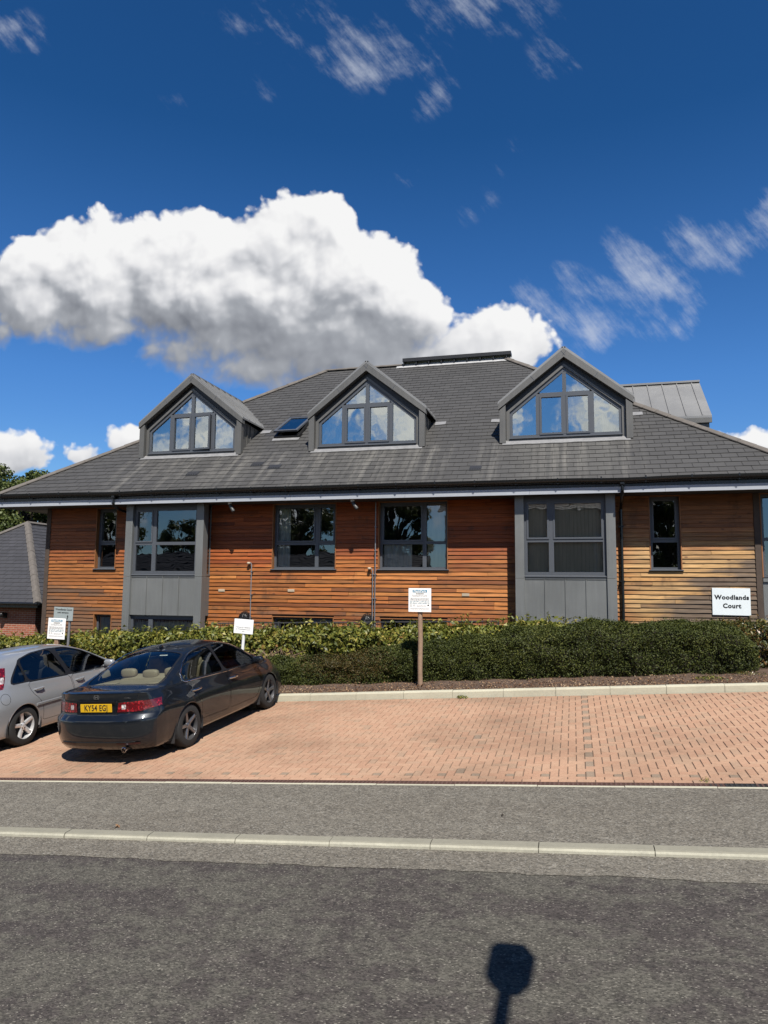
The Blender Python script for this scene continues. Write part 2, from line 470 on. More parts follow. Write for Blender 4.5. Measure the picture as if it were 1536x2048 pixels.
def m_concrete(name, c, var=0.18):
    m, g = new_mat(name)
    o = g.obj()
    n1 = g.noise(o, 1.6, 6.0, 0.65); n2 = g.noise(o, 34.0, 4.0, 0.6); n3 = g.noise(g.vmath('MULTIPLY', o, (3.0, 3.0, 14.0)), 3.0, 4.0, 0.6)
    f = (n1 - 0.5) * (var * 2.4) + (n2 - 0.5) * (var * 1.6) + (n3 - 0.5) * var + 1.0
    s = g.vmath('SCALE', c); g.put(s.s.node.inputs['Scale'], f)
    d = g.sstep(g.noise(o, 9.0, 5.0, 0.7), 0.62, 0.78)
    s = g.mix(d * 0.4, s, (c[0] * 0.5, c[1] * 0.52, c[2] * 0.42))
    finish(g, pbsdf(g, s, 0.88, 0, 0.3, 0, g.bump(n2, 0.3, 0.004)))
    return m
M_KERB = m_concrete('kerb_concrete', (0.58, 0.55, 0.42), 0.22)
M_KERB2 = m_concrete('kerb_concrete_old', (0.30, 0.285, 0.225))
M_KERBF = m_concrete('kerb_face', (0.52, 0.50, 0.40), 0.30)
M_PATIO = m_concrete('patio_concrete', (0.3, 0.29, 0.27))
M_DRAIN = simple('drain_grate_rust', (0.12, 0.062, 0.048), 0.7, var=0.3, scale=8)
M_DRAINB = simple('drain_grate_black', (0.03, 0.03, 0.03), 0.6)
M_SOIL = simple('mulch_soil', (0.115, 0.072, 0.048), 0.95, var=0.5, scale=14, bump=0.8, bscale=70)
M_TURF = simple('distant_ground', (0.075, 0.085, 0.045), 0.95, var=0.35, scale=0.5)

def m_wood(name='weathered_timber'):
    m, g = new_mat(name)
    o = g.obj(); x, y, z = g.sep(o); r = g.geo('Random Per Island')
    off = g.xyz(r * 37.0, 0.0, r * 11.0)
    p = g.vmath('ADD', o, off)
    gr = g.noise(g.vmath('MULTIPLY', p, (2.2, 10.0, 75.0)), 1.0, 6.0, 0.62, dist=0.35)
    gr2 = g.noise(g.vmath('MULTIPLY', p, (0.7, 4.0, 22.0)), 1.0, 4.0, 0.6, dist=0.8)
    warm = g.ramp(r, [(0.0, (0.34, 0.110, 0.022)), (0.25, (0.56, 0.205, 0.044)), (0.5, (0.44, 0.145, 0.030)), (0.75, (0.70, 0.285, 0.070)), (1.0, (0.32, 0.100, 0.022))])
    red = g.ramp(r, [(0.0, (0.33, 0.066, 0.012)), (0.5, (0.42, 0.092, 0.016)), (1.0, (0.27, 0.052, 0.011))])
    pale = g.ramp(r, [(0.0, (0.58, 0.31, 0.105)), (0.5, (0.70, 0.43, 0.175)), (1.0, (0.48, 0.235, 0.070))])
    big = g.noise(o, 0.7, 4.0, 0.6)
    # kept red stain plus painted eave shade on upper boards; open end bleached
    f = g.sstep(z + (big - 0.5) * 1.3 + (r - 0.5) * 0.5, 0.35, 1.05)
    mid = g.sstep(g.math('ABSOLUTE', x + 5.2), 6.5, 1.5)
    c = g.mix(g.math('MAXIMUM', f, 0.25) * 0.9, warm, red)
    c = g.mix(g.sstep(x + (r - 0.5) * 0.5, 0.6, 1.6), c, pale)
    c = g.mix(g.sstep(x, 0.6, 1.6) * g.sstep(z + (big - 0.5) * 1.2 + (r - 0.5) * 0.5, 0.55, 1.6) * 0.8, c, g.mix(0.35, red, (0.30, 0.17, 0.08)))
    c = g.mix(g.sstep(x + (big - 0.5) * 1.5, -10.5, -12.5) * 0.25, c, (0.40, 0.19, 0.07))
    dk = g.sstep(gr, 0.35, 0.72)
    s = g.vmath('SCALE', c); g.put(s.s.node.inputs['Scale'], (dk * 0.62 + 0.62) * (g.math('FRACT', r * 7.31) * 0.50 + 0.72))
    s = g.mix(g.sstep(gr2, 0.56, 0.74) * 0.45, s, (0.16, 0.065, 0.022))
    # silvered, dirty boards low on the far right and at the far left corner
    wn = g.noise(g.vmath('MULTIPLY', o, (0.8, 1.0, 2.4)), 1.4, 5.0, 0.65)
    wr = g.sstep((x - 2.2) * 0.55 + (0.15 - z) * 0.95 + (wn - 0.5) * 1.8 + (r - 0.5) * 0.8, 0.02, 0.66) * g.sstep(x, 0.9, 1.6)
    wl = g.sstep((-12.6 - x) * 0.35 + (-0.35 - z) * 1.0 + (wn - 0.5) * 1.5 + (r - 0.5) * 0.7, 0.0, 0.8) * g.sstep(x, -9.5, -11.0)
    wm = g.sstep((-0.35 - z) * 1.0 + (wn - 0.5) * 2.4 + (r - 0.5) * 0.6, 0.28, 0.9) * 0.55
    wt = g.math('MAXIMUM', g.math('MAXIMUM', wr, wl * 0.8), wm)
    grey = g.mix(g.sstep(gr, 0.3, 0.7), (0.185, 0.130, 0.088), (0.050, 0.034, 0.025))
    s = g.mix(wt * 0.92, s, grey)
    # black mould and drip staining in patches
    mo = g.noise(g.vmath('MULTIPLY', o, (1.5, 1.0, 0.9)), 1.0, 6.0, 0.7)
    s = g.mix(g.sstep(mo + (r - 0.5) * 0.10 + (gr - 0.5) * 0.12, 0.56, 0.72) * 0.62, s, (0.075, 0.036, 0.016))
    # knots
    kn = g.voro(g.vmath('MULTIPLY', p, (2.3, 1.0, 5.0)), 1.0)
    s = g.mix(g.sstep(kn, 0.135, 0.05) * 0.85, s, (0.13, 0.045, 0.015))
    finish(g, pbsdf(g, s, 0.62, 0, 0.35, 0, g.bump(gr, 0.35, 0.004)))
    return m
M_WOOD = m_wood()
M_WOODD = simple('dark_timber_post', (0.085, 0.058, 0.042), 0.8, var=0.35, scale=5, bump=0.3, bscale=30)
M_WOODR = simple('reveal_timber', (0.34, 0.135, 0.042), 0.65, var=0.3, scale=8)
M_POST = simple('post_softwood', (0.36, 0.235, 0.155), 0.8, var=0.35, scale=6, bump=0.3, bscale=40)
M_BACK = simple('breather_membrane', (0.02, 0.016, 0.014), 0.9)
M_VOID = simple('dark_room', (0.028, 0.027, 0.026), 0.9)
M_ROOM = simple('room_wall', (0.20, 0.19, 0.17), 0.9)
M_FRAME = simple('anthracite_frame', (0.098, 0.108, 0.125), 0.42, var=0.06)
M_SILL = simple('sill_metal', (0.12, 0.13, 0.148), 0.4, var=0.08)
M_FASCIA = simple('fascia_boards', (0.48, 0.51, 0.56), 0.5, var=0.10, scale=1.5)
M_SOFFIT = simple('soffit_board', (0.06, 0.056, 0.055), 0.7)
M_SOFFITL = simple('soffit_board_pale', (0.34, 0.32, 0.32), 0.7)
M_GUTTER = simple('gutter_black', (0.010, 0.011, 0.012), 0.28, var=0.1)
M_LEADP = simple('lead_flashing_pale', (0.50, 0.50, 0.50), 0.6, var=0.35, scale=6)
M_LEAD = simple('lead_flashing', (0.27, 0.27, 0.275), 0.6, var=0.3, scale=6)
M_WHITE = simple('white_plastic', (0.78, 0.77, 0.74), 0.45, var=0.05, alb=0.8)
M_CREAM = simple('cream_plastic', (0.62, 0.50, 0.36), 0.5, var=0.08)
M_STEEL = simple('galvanised_pipe', (0.27, 0.275, 0.29), 0.42, 0.3, var=0.15, scale=10)
M_BLACKM = simple('black_painted_metal', (0.014, 0.014, 0.015), 0.45)
M_RAIL = simple('railing_grey', (0.05, 0.052, 0.056), 0.5)

def m_zinc(name, c, streak=0.16):
    m, g = new_mat(name)
    o = g.obj()
    n1 = g.noise(o, 1.1, 5.0, 0.6); n2 = g.noise(g.vmath('MULTIPLY', o, (16.0, 16.0, 1.2)), 1.0, 4.0, 0.6); n3 = g.noise(o, 45.0, 3.0, 0.6)
    f = (n1 - 0.5) * 0.36 + (n2 - 0.5) * (streak * 2.2) + (n3 - 0.5) * 0.10 + 1.0
    s = g.vmath('SCALE', c); g.put(s.s.node.inputs['Scale'], f)
    finish(g, pbsdf(g, s, (n1 - 0.5) * 0.3 + 0.45, 0.25, 0.5, 0, g.bump(n1, 0.06, 0.05)))
    return m
M_ZINC = m_zinc('weathered_zinc', (0.170, 0.166, 0.156))
M_ZINCB = m_zinc('zinc_bay', (0.235, 0.243, 0.238))
M_ZINCR = m_zinc('zinc_roof', (0.30, 0.30, 0.295), 0.02)

def m_slate(name, c, stains):
    m, g = new_mat(name)
    o = g.obj(); x, y, z = g.sep(o); r = g.geo('Random Per Island')
    n1 = g.noise(o, 0.5, 5.0, 0.6); n2 = g.noise(o, 12.0, 5.0, 0.65)
    f = (r - 0.5) * 0.20 + (n1 - 0.5) * 0.35 + (n2 - 0.5) * 0.30 + 1.0
    s = g.vmath('SCALE', c); g.put(s.s.node.inputs['Scale'], f)
    dkt = g.sstep(r, 0.995, 0.997)
    s = g.mix(dkt * 0.55, s, (0.03, 0.031, 0.036))
    if stains:
        # pale run-off streaks below the dormers
        st = g.noise(g.vmath('MULTIPLY', o, (4.6, 0.22, 0.22)), 1.0, 6.0, 0.66)
        msk = None
        for u0, w in ((-12.4, 1.0), (-11.0, 1.2), (-9.3, 1.3), (-8.1, 0.6), (-6.9, 0.9), (-5.3, 1.5), (-3.7, 1.1), (-2.0, 0.5), (-0.2, 1.2), (1.3, 0.6), (1.0, 0.5)):
            a = g.sstep(g.math('ABSOLUTE', x - u0), w, 0.0)
            msk = a if msk is None else g.math('MAXIMUM', msk, a)
        msk = msk * g.sstep(y, 19.5, 19.0) * g.sstep(y + (n1 - 0.5) * 1.5, 17.2, 18.4, 0.55, 1.0)
        s = g.mix(msk * g.sstep(st + (r - 0.5) * 0.05, 0.42, 0.70) * 0.72, s, (0.22, 0.21, 0.19))
    finish(g, pbsdf(g, s, 0.62, 0, 0.4, 0, g.bump(n2, 0.2, 0.004)))
    return m
M_SLATE = m_slate('roof_slate', (0.076, 0.074, 0.072), True)
M_SLATE2 = m_slate('roof_slate_neighbour', (0.062, 0.061, 0.066), False)
M_UNDER = simple('roof_underlay', (0.018, 0.017, 0.016), 0.9)
M_RIDGE = simple('ridge_tile', (0.150, 0.132, 0.115), 0.8, var=0.3, scale=5)
M_VENTT = simple('dark_vent_tile', (0.035, 0.036, 0.04), 0.5)

def m_glass(name, refl=0.16, tint=(0.85, 0.9, 0.9), wav=0.35, frontcol=(0.95, 0.97, 1.0)):
    m, g = new_mat(name)
    o = g.obj(); r = g.geo('Random Per Island')
    w = g.noise(g.vmath('ADD', o, g.xyz(r * 31.0, 0, r * 17.0)), 1.7, 2.0, 0.5)
    nrm = g.bump(w, wav, 0.012)
    fr = g.node('ShaderNodeFresnel'); fr.inputs['IOR'].default_value = 1.5
    f = g.math('ADD', S(g, fr.outputs[0]) * 1.0, refl - 0.04, clamp=True)
    gl = g.node('ShaderNodeBsdfGlossy'); gl.inputs['Roughness'].default_value = 0.0
    g.put(gl.inputs['Color'], frontcol); g.put(gl.inputs['Normal'], nrm)
    tr = g.node('ShaderNodeBsdfTransparent'); g.put(tr.inputs['Color'], tint)
    mx = g.node('ShaderNodeMixShader'); g.put(mx.inputs[0], f)
    g.nt.links.new(tr.outputs[0], mx.inputs[1]); g.nt.links.new(gl.outputs[0], mx.inputs[2])
    finish(g, S(g, mx.outputs[0]))
    return m
M_GLASS = m_glass('window_glass', 0.17, (0.85, 0.88, 0.87), 0.14)
M_GLASSD = m_glass('dormer_glass', 0.46, (0.84, 0.88, 0.88), 0.30, (0.97, 1.0, 0.95))
M_GLASSC = m_glass('car_glass', 0.09, (0.62, 0.68, 0.66), 0.02)

def m_cloth(name, c, rough=0.85, trans=0.35):
    m, g = new_mat(name)
    o = g.obj(); n = g.noise(g.vmath('MULTIPLY', o, (14, 14, 1.5)), 1.0, 4.0, 0.6)
    s = g.vmath('SCALE', c); g.put(s.s.node.inputs['Scale'], (n - 0.5) * 0.7 + 1.0)
    d = g.node('ShaderNodeBsdfDiffuse'); g.put(d.inputs[0], s)
    t = g.node('ShaderNodeBsdfTranslucent'); g.put(t.inputs[0], s)
    mx = g.node('ShaderNodeMixShader'); mx.inputs[0].default_value = trans
    g.nt.links.new(d.outputs[0], mx.inputs[1]); g.nt.links.new(t.outputs[0], mx.inputs[2])
    finish(g, S(g, mx.outputs[0]))
    return m
M_CURT = m_cloth('curtain_pale_blue', (0.62, 0.72, 0.78))
M_LACE = m_cloth('curtain_lace', (0.74, 0.76, 0.72))
M_BLIND = m_cloth('blind_beige', (0.62, 0.55, 0.42), trans=0.3)

def m_brick(name, c1, c2, mortar):
    m, g = new_mat(name)
    o = g.obj(); x, y, z = g.sep(o)
    b = g.node('ShaderNodeTexBrick'); b.offset = 0.5; b.squash = 1.0
    g.put(b.inputs['Vector'], g.xyz(x + y, z, 0.0)); g.put(b.inputs['Color1'], c1); g.put(b.inputs['Color2'], c2); g.put(b.inputs['Mortar'], mortar)
    b.inputs['Scale'].default_value = 1.0; b.inputs['Brick Width'].default_value = 0.225; b.inputs['Row Height'].default_value = 0.075
    b.inputs['Mortar Size'].default_value = 0.007; b.inputs['Mortar Smooth'].default_value = 0.2; b.inputs['Bias'].default_value = 0.0
    n = g.noise(o, 5.0, 5.0, 0.65); n2 = g.noise(o, 60.0, 3.0, 0.6)
    s = g.vmath('SCALE', S(g, b.outputs[0])); g.put(s.s.node.inputs['Scale'], (n - 0.5) * 0.5 + (n2 - 0.5) * 0.4 + 1.0)
    finish(g, pbsdf(g, s, 0.88, 0, 0.25, 0, g.bump(S(g, b.outputs[1]) * -1.0 + n2 * 0.3, 0.4, 0.006)))
    return m
M_BRICK = m_brick('red_brick', (0.46, 0.15, 0.085), (0.36, 0.105, 0.06), (0.50, 0.42, 0.34))
M_BUFF = m_brick('buff_brick', (0.46, 0.36, 0.24), (0.40, 0.31, 0.20), (0.5, 0.45, 0.36))

def m_leaf(name, stops, rough=0.45, trans=0.25, spec=0.45):
    m, g = new_mat(name)
    o = g.obj(); r = g.geo('Random Per Island')
    n = g.noise(o, 1.1, 4.0, 0.6)
    c = g.ramp(g.math('ADD', r * 0.75, (n - 0.5) * 0.9 + 0.12, clamp=True), [(p, tuple(x * 0.82 for x in q)) for p, q in stops])
    b = pbsdf(g, c, rough, 0, spec, alb=1.0)
    t = g.node('ShaderNodeBsdfTranslucent'); g.put(t.inputs[0], c)
    mx = g.node('ShaderNodeMixShader'); mx.inputs[0].default_value = trans
    g.nt.links.new(b.s, mx.inputs[1]); g.nt.links.new(t.outputs[0], mx.inputs[2])
    finish(g, S(g, mx.outputs[0]))
    return m
M_LAUREL = m_leaf('laurel_leaf', [(0.0, (0.045, 0.062, 0.012)), (0.35, (0.12, 0.145, 0.022)), (0.7, (0.25, 0.245, 0.040)), (0.92, (0.40, 0.32, 0.07)), (1.0, (0.30, 0.15, 0.05))], 0.5)
M_LAUREL2 = m_leaf('bronze_shrub_leaf', [(0.0, (0.035, 0.050, 0.014)), (0.4, (0.085, 0.095, 0.025)), (0.65, (0.20, 0.16, 0.045)), (0.85, (0.26, 0.11, 0.04)), (1.0, (0.36, 0.24, 0.13))], 0.36)
M_BOX = m_leaf('fine_hedge_leaf', [(0.0, (0.020, 0.030, 0.007)), (0.4, (0.045, 0.058, 0.011)), (0.75, (0.085, 0.098, 0.019)), (1.0, (0.15, 0.155, 0.032))], 0.6, 0.15, 0.25)
M_BOXB = m_leaf('fine_hedge_leaf_brown', [(0.0, (0.030, 0.026, 0.008)), (0.45, (0.075, 0.060, 0.015)), (0.8, (0.12, 0.078, 0.023)), (1.0, (0.19, 0.115, 0.045))], 0.55, 0.15, 0.25)
M_TREE = m_leaf('tree_leaf', [(0.0, (0.035, 0.052, 0.014)), (0.45, (0.075, 0.100, 0.024)), (0.8, (0.125, 0.150, 0.038)), (1.0, (0.20, 0.21, 0.06))], 0.5, 0.2, 0.3)
M_DRYLEAF = m_leaf('dry_leaf', [(0.0, (0.10, 0.045, 0.025)), (0.4, (0.21, 0.115, 0.06)), (0.7, (0.32, 0.21, 0.12)), (1.0, (0.42, 0.33, 0.22))], 0.7, 0.1, 0.2)
M_TWIG = simple('hedge_twigs', (0.030, 0.022, 0.015), 0.9, var=0.4, scale=12)
M_BARK = simple('bark', (0.085, 0.062, 0.045), 0.9, var=0.4, scale=9, bump=0.5, bscale=25)
M_SIGN = simple('sign_white', (0.84, 0.84, 0.82), 0.4, var=0.03, alb=0.95)
M_SIGNB = simple('sign_bluish_white', (0.66, 0.71, 0.72), 0.4, var=0.04, alb=0.95)
M_SIGNG = simple('sign_grey', (0.40, 0.46, 0.46), 0.4, var=0.05)
M_INK = simple('ink_black', (0.012, 0.014, 0.016), 0.5)
M_INKG = simple('ink_grey', (0.30, 0.31, 0.32), 0.5)
M_INKB = simple('ink_blue', (0.10, 0.32, 0.48), 0.5)
M_INKT = simple('ink_teal', (0.17, 0.30, 0.36), 0.5)
M_WPAINT = simple('white_painted_post', (0.74, 0.75, 0.74), 0.45, var=0.08, scale=5, alb=0.9)

# ------------------------------------------------------------------ ground, road, pavement, paved bay
def build_ground():
    # land: everything round the site, with the basement light well left open
    mb = MB()
    us = [-400, -120, -60, -26, -15.2, 5.2, 9, 40, 120, 400]; vs = [-400, -120, -40, -1, 6, 12, 16.9, 32.2, 60, 140, 500]
    for i in range(len(us) - 1):
        for j in range(len(vs) - 1):
            if us[i] == -15.2 and vs[j] == 16.9: continue
            q = [(us[i], vs[j]), (us[i + 1], vs[j]), (us[i + 1], vs[j + 1]), (us[i], vs[j + 1])]
            mb.face([(a, b, gz(a, b, -0.11)) for a, b in q])
    tag(mb.build('ground', M_TURF, fixn=False), kind='structure')
    mb = MB(); sheet(mb, -80, 60, 1.25, 6.70, -0.045)
    tag(mb.build('road', M_ROAD, fixn=False), kind='structure')
    # the strip of newer surfacing along the kerb, with a ragged edge
    mb = MB(); a = []; b = []; u = -40.0
    while u < 20:
        e = 6.28 + 0.035 * mnoise.noise((u * 1.3, 0.3, 0)) + 0.025 * mnoise.noise((u * 6.0, 2.3, 0))
        a.append((u, e, gz(u, e, -0.041))); b.append((u, 6.705, gz(u, 6.705, -0.041))); u += 0.06
    mb.grid([a, b])
    tag(mb.build('road_margin', M_PAVE, fixn=False), kind='structure')
    mb = MB(); sheet(mb, -80, 60, 6.825, 8.37, 0.0)
    tag(mb.build('pavement', M_PAVE, fixn=False), kind='structure')
    mb = MB(); sheet(mb, -80, 60, -6.0, 1.13, 0.05)
    tag(mb.build('near_pavement', M_PAVE, fixn=False), kind='structure')
    def kerb(name, v0, v1, top, bot, u0, u1, L, mat, ph, bev=0.02, face=None):
        mb = MB(); u = u0 + ph
        k = 0
        while u < u1:
            a, b = u + 0.004, u + L - 0.004
            j = rnd.uniform(-0.003, 0.003); jv = rnd.uniform(-0.003, 0.003)
            prof = [(v0 + jv, bot), (v0 + jv, top - bev), (v0 + bev * 0.35 + jv, top - bev * 0.3), (v0 + bev + jv, top), (v1, top), (v1, bot)]
            rows = []
            for uu in (a, b): rows.append([(uu, v, gz(uu, v, z + j)) for v, z in prof])
            m0 = len(mb.m); mb.grid(rows); mb.m[m0] = mb.m[m0 + 1] = 1; mb.face(rows[0]); mb.face(list(reversed(rows[1])))
            mb.face([(a - 0.009, v0 + 0.012, gz(a, v0, bot)), (a + 0.001, v0 + 0.012, gz(a, v0, bot)), (a + 0.001, v0 + 0.012, gz(a, v0, top - 0.006)), (a - 0.009, v0 + 0.012, gz(a, v0, top - 0.006))])
            u += L
        return tag(mb.build(name, [mat, face or mat]), kind='structure')
    kerb('kerb', 6.70, 6.825, 0.004, -0.12, -30, 14, 0.957, M_KERB2, 0.0, 0.025, M_KERBF)
    kerb('parking_kerb', 13.35, 13.475, 0.125, -0.06, -30, 14, 0.915, M_KERB, 0.39)
    kerb('near_kerb', 1.13, 1.25, 0.06, -0.12, -30, 14, 0.915, M_KERB2, 0.2)
    kerb('edging_strip', 8.37, 8.415, 0.003, -0.08, -30, 14, 0.915, M_KERB, 0.3, 0.006)
    # slot drain: two long rails with cross bars over a dark channel
    mb = MB()
    sheet(mb, -30, 14, 8.415, 8.535, -0.035, mi=1)
    def bar(u0, u1, v0, v1, mi):
        mb.hexa([(u0, v0, gz(u0, v0, -0.03)), (u1, v0, gz(u1, v0, -0.03)), (u1, v1, gz(u1, v1, -0.03)), (u0, v1, gz(u0, v1, -0.03)),
                 (u0, v0, gz(u0, v0, 0)), (u1, v0, gz(u1, v0, 0)), (u1, v1, gz(u1, v1, 0)), (u0, v1, gz(u0, v1, 0))], mi)
    u = -14.0
    while u < 4.0:
        mi = 2 if 1.33 < u < 1.80 else 0
        bar(u, u + 0.5, 8.417, 8.433, mi); bar(u, u + 0.5, 8.470, 8.482, mi); bar(u, u + 0.5, 8.517, 8.534, mi); u += 0.5
    u = -14.0
    while u < 4.0:
        mi = 2 if 1.33 < u < 1.80 else 0
        bar(u, u + 0.022, 8.433, 8.470, mi); bar(u, u + 0.022, 8.482, 8.517, mi); u += 0.05
    tag(mb.build('drain_channel', [M_DRAIN, M_BLACKM, M_DRAINB]), kind='structure')
    # herringbone block paving, every block its own shape
    mb = MB(); sheet(mb, -30, 14, 8.535, 13.352, -0.009); 
    tag(mb.build('paving_joints', M_JOINT, fixn=False), kind='structure')
    mb = MB()
    def block(u0, u1, v0, v1, mi):
        g_ = 0.0028; c = 0.0045; dz = rnd.gauss(0, 0.0012)
        tu, tv = rnd.gauss(0, 0.004), rnd.gauss(0, 0.004); cu, cv = (u0 + u1) / 2, (v0 + v1) / 2
        def Z(u, v, d): return gz(u, v, d + dz + (u - cu) * tu + (v - cv) * tv)
        lo = [(u0 + g_, v0 + g_), (u1 - g_, v0 + g_), (u1 - g_, v1 - g_), (u0 + g_, v1 - g_)]
        k = g_ + c
        hi = [(u0 + k, v0 + k), (u1 - k, v0 + k), (u1 - k, v1 - k), (u0 + k, v1 - k)]
        b = len(mb.v)
        mb.v += [(u, v, Z(u, v, -0.012)) for u, v in lo] + [(u, v, Z(u, v, 0.0)) for u, v in hi]
        mb.f.append((b + 4, b + 5, b + 6, b + 7)); mb.m.append(mi)
        for i in range(4):
            j = (i + 1) % 4; mb.f.append((b + i, b + j, b + 4 + j, b + 4 + i)); mb.m.append(mi)
    for row in range(2):
        u = -15.0 + row * 0.1
        while u < 4.2:
            block(u, u + 0.2, 8.537 + row * 0.1, 8.637 + row * 0.1, 0); u += 0.2
    V0 = 8.737; nj = int((13.345 - V0) / 0.1); ni = int((4.2 + 15.0) / 0.1)
    gcol = int((0.17 + 15.0) / 0.1)
    for j in range(nj + 1):
        for i in range(ni):
            k = (i - j) % 4
            u0 = -15.0 + i * 0.1; v0 = V0 + j * 0.1; vt = min(v0 + 0.1, 13.348)
            if vt - v0 < 0.03: continue
            if k == 0: block(u0, u0 + 0.2, v0, vt, 0)
            elif k == 3:
                if j < nj: block(u0, u0 + 0.1, v0, min(v0 + 0.2, 13.348), 1 if i == gcol or rnd.random() < 0.003 else 0)
                else: block(u0, u0 + 0.1, v0, vt, 0)
            elif k == 2 and j == 0: block(u0, u0 + 0.1, v0, v0 + 0.1, 1)
    tag(mb.build('parking_bay', [M_BLOCK, M_BLOCKG], fixn=False), kind='structure')
    # planting bed behind the parking kerb, dropping into the light well
    mb = MB(); rows = []
    for j in range(18):
        v = 13.47 + (16.9 - 13.47) * j / 17
        rows.append([(u, v, gz(u, v, 0.085 + 0.03 * mnoise.noise((u * 1.7, v * 1.7, 0)) + 0.012 * mnoise.noise((u * 9, v * 9, 3)))) for u in np.arange(-30, 12.01, 0.14)])
    rows.append([(u, 16.9, -3.3) for u in np.arange(-30, 12.01, 0.14)])
    mb.grid(rows)
    tag(mb.build('planting_bed', M_SOIL, fixn=False), kind='structure')
    mb = MB(); mb.face([(-15.3, 16.8, -3.2), (5.3, 16.8, -3.2), (5.3, 18.6, -3.2), (-15.3, 18.6, -3.2)])
    tag(mb.build('patio', M_PATIO, fixn=False), kind='structure')
build_ground()
# ------------------------------------------------------------------ the timber clad building
W = 18.3            # face of the wall
EZ, EV, SL = 2.58, 17.45, 0.723   # eave edge of the roof plane and its slope
def roof_z(v): return EZ + SL * (v - EV)
def roof_v(z): return EV + (z - EZ) / SL

def clip_poly(poly, a, b, c):
    """keep the part of poly with a*x + b*y >= c"""
    out = []
    for i in range(len(poly)):
        p, q = poly[i], poly[(i + 1) % len(poly)]
        dp, dq = a * p[0] + b * p[1] - c, a * q[0] + b * q[1] - c
        if dp >= 0: out.append(p)
        if (dp >= 0) != (dq >= 0):
            t = dp / (dp - dq); out.append((p[0] + (q[0] - p[0]) * t, p[1] + (q[1] - p[1]) * t))
    return out

def tile_slope(mb, O, S_, T_, N_, poly, tw, te, hole=None, th=0.016, seed=1):
    """courses of lapped slates over a convex polygon given in (along eave, up slope) metres"""
    r = random.Random(seed)
    O, S_, T_, N_ = Vector(O), Vector(S_), Vector(T_), Vector(N_)
    def P(s, t, h): return O + S_ * s + T_ * t + N_ * h
    mb.face([P(s, t, -0.012) for s, t in poly], 1)
    edges = []
    n = len(poly)
    for i in range(n):
        p, q = poly[i], poly[(i + 1) % n]
        edges.append((-(q[1] - p[1]), q[0] - p[0], -(q[1] - p[1]) * p[0] + (q[0] - p[0]) * p[1]))
    s0 = min(p[0] for p in poly); s1 = max(p[0] for p in poly); t0 = min(p[1] for p in poly); t1 = max(p[1] for p in poly)
    j = 0; t = t0
    while t < t1:
        s = s0 - tw + (0.5 * tw if j % 2 else 0) + 0.013 * ((j * 7) % 3)
        while s < s1:
            g_ = 0.0045
            cell = [(s + g_, t), (s + tw - g_, t), (s + tw - g_, t + te), (s + g_, t + te)]
            if not (hole and hole(s + tw / 2, t + te / 2)):
                c = cell
                for (a, b, d) in edges:
                    if len(c) >= 3: c = clip_poly(c, a, b, d)
                if len(c) >= 3:
                    dz = r.uniform(-0.0016, 0.0016); tl = r.uniform(-0.006, 0.006)
                    def H(q): return th + dz - (th - 0.003) * (q[1] - t) / te + tl * (q[0] - s - tw / 2)
                    b0 = len(mb.v)
                    mb.v += [tuple(P(q[0], q[1], H(q))) for q in c]
                    mb.f.append(tuple(range(b0, b0 + len(c)))); mb.m.append(0)
                    for i in range(len(c)):
                        p, q = c[i], c[(i + 1) % len(c)]
                        if abs(p[1] - t) < 1e-6 and abs(q[1] - t) < 1e-6:
                            k = len(mb.v)
                            mb.v += [tuple(P(p[0], p[1], -0.004)), tuple(P(q[0], q[1], -0.004))]
                            a_ = b0 + i; b_ = b0 + (i + 1) % len(c)
                            mb.f.append((a_, k, k + 1, b_)); mb.m.append(0)
            s += tw
        t += te; j += 1

def cap_tiles(mb, p, q, w=0.115, h=0.055, L=0.44, mi=0):
    """lapped angular ridge tiles from p to q"""
    p, q = Vector(p), Vector(q); d = (q - p); n = max(1, round(d.length / L)); d.normalize()
    side = d.cross(Vector((0, 0, 1))).normalized(); up = side.cross(d).normalized()
    st = (q - p).length / n
    for i in range(n):
        a = p + d * (i * st - 0.02); b = p + d * ((i + 1) * st + 0.012)
        j = rnd.uniform(-0.004, 0.004)
        rows = []
        for c, k in ((a, 1.10), (b, 0.97)):
            rows.append([c + side * (-w * k) + up * (-h * 0.75), c + side * (-w * k) + up * (-h * 0.35), c + side * (-w * 0.45) + up * (h * 0.55 * k + j), c + up * (h * 0.85 * k + j),
                         c + side * (w * 0.45) + up * (h * 0.55 * k + j), c + side * (w * k) + up * (-h * 0.35), c + side * (w * k) + up * (-h * 0.75)])
        mb.grid(rows, mi); mb.face(rows[0], mi); mb.face(list(reversed(rows[1])), mi)

bld = thing('timber_clad_building', 'long two storey timber clad building with slate hipped roof and grey gabled dormers', 'building', (-5.0, 18.3, -3.2))

HOLES = [(-13.42, -12.73, 0.46, 2.3), (-7.89, -6.07, 0.46, 2.3), (-4.91, -3.07, 0.46, 2.3), (1.78, 2.49, 0.46, 2.3),
         (-12.05, -9.80, -4, 2.3), (-1.29, 0.94, -4, 2.3),
         (-13.36, -12.77, -4, -0.79), (-7.84, -6.10, -4, -0.77), (-4.85, -3.08, -4, -0.77)]

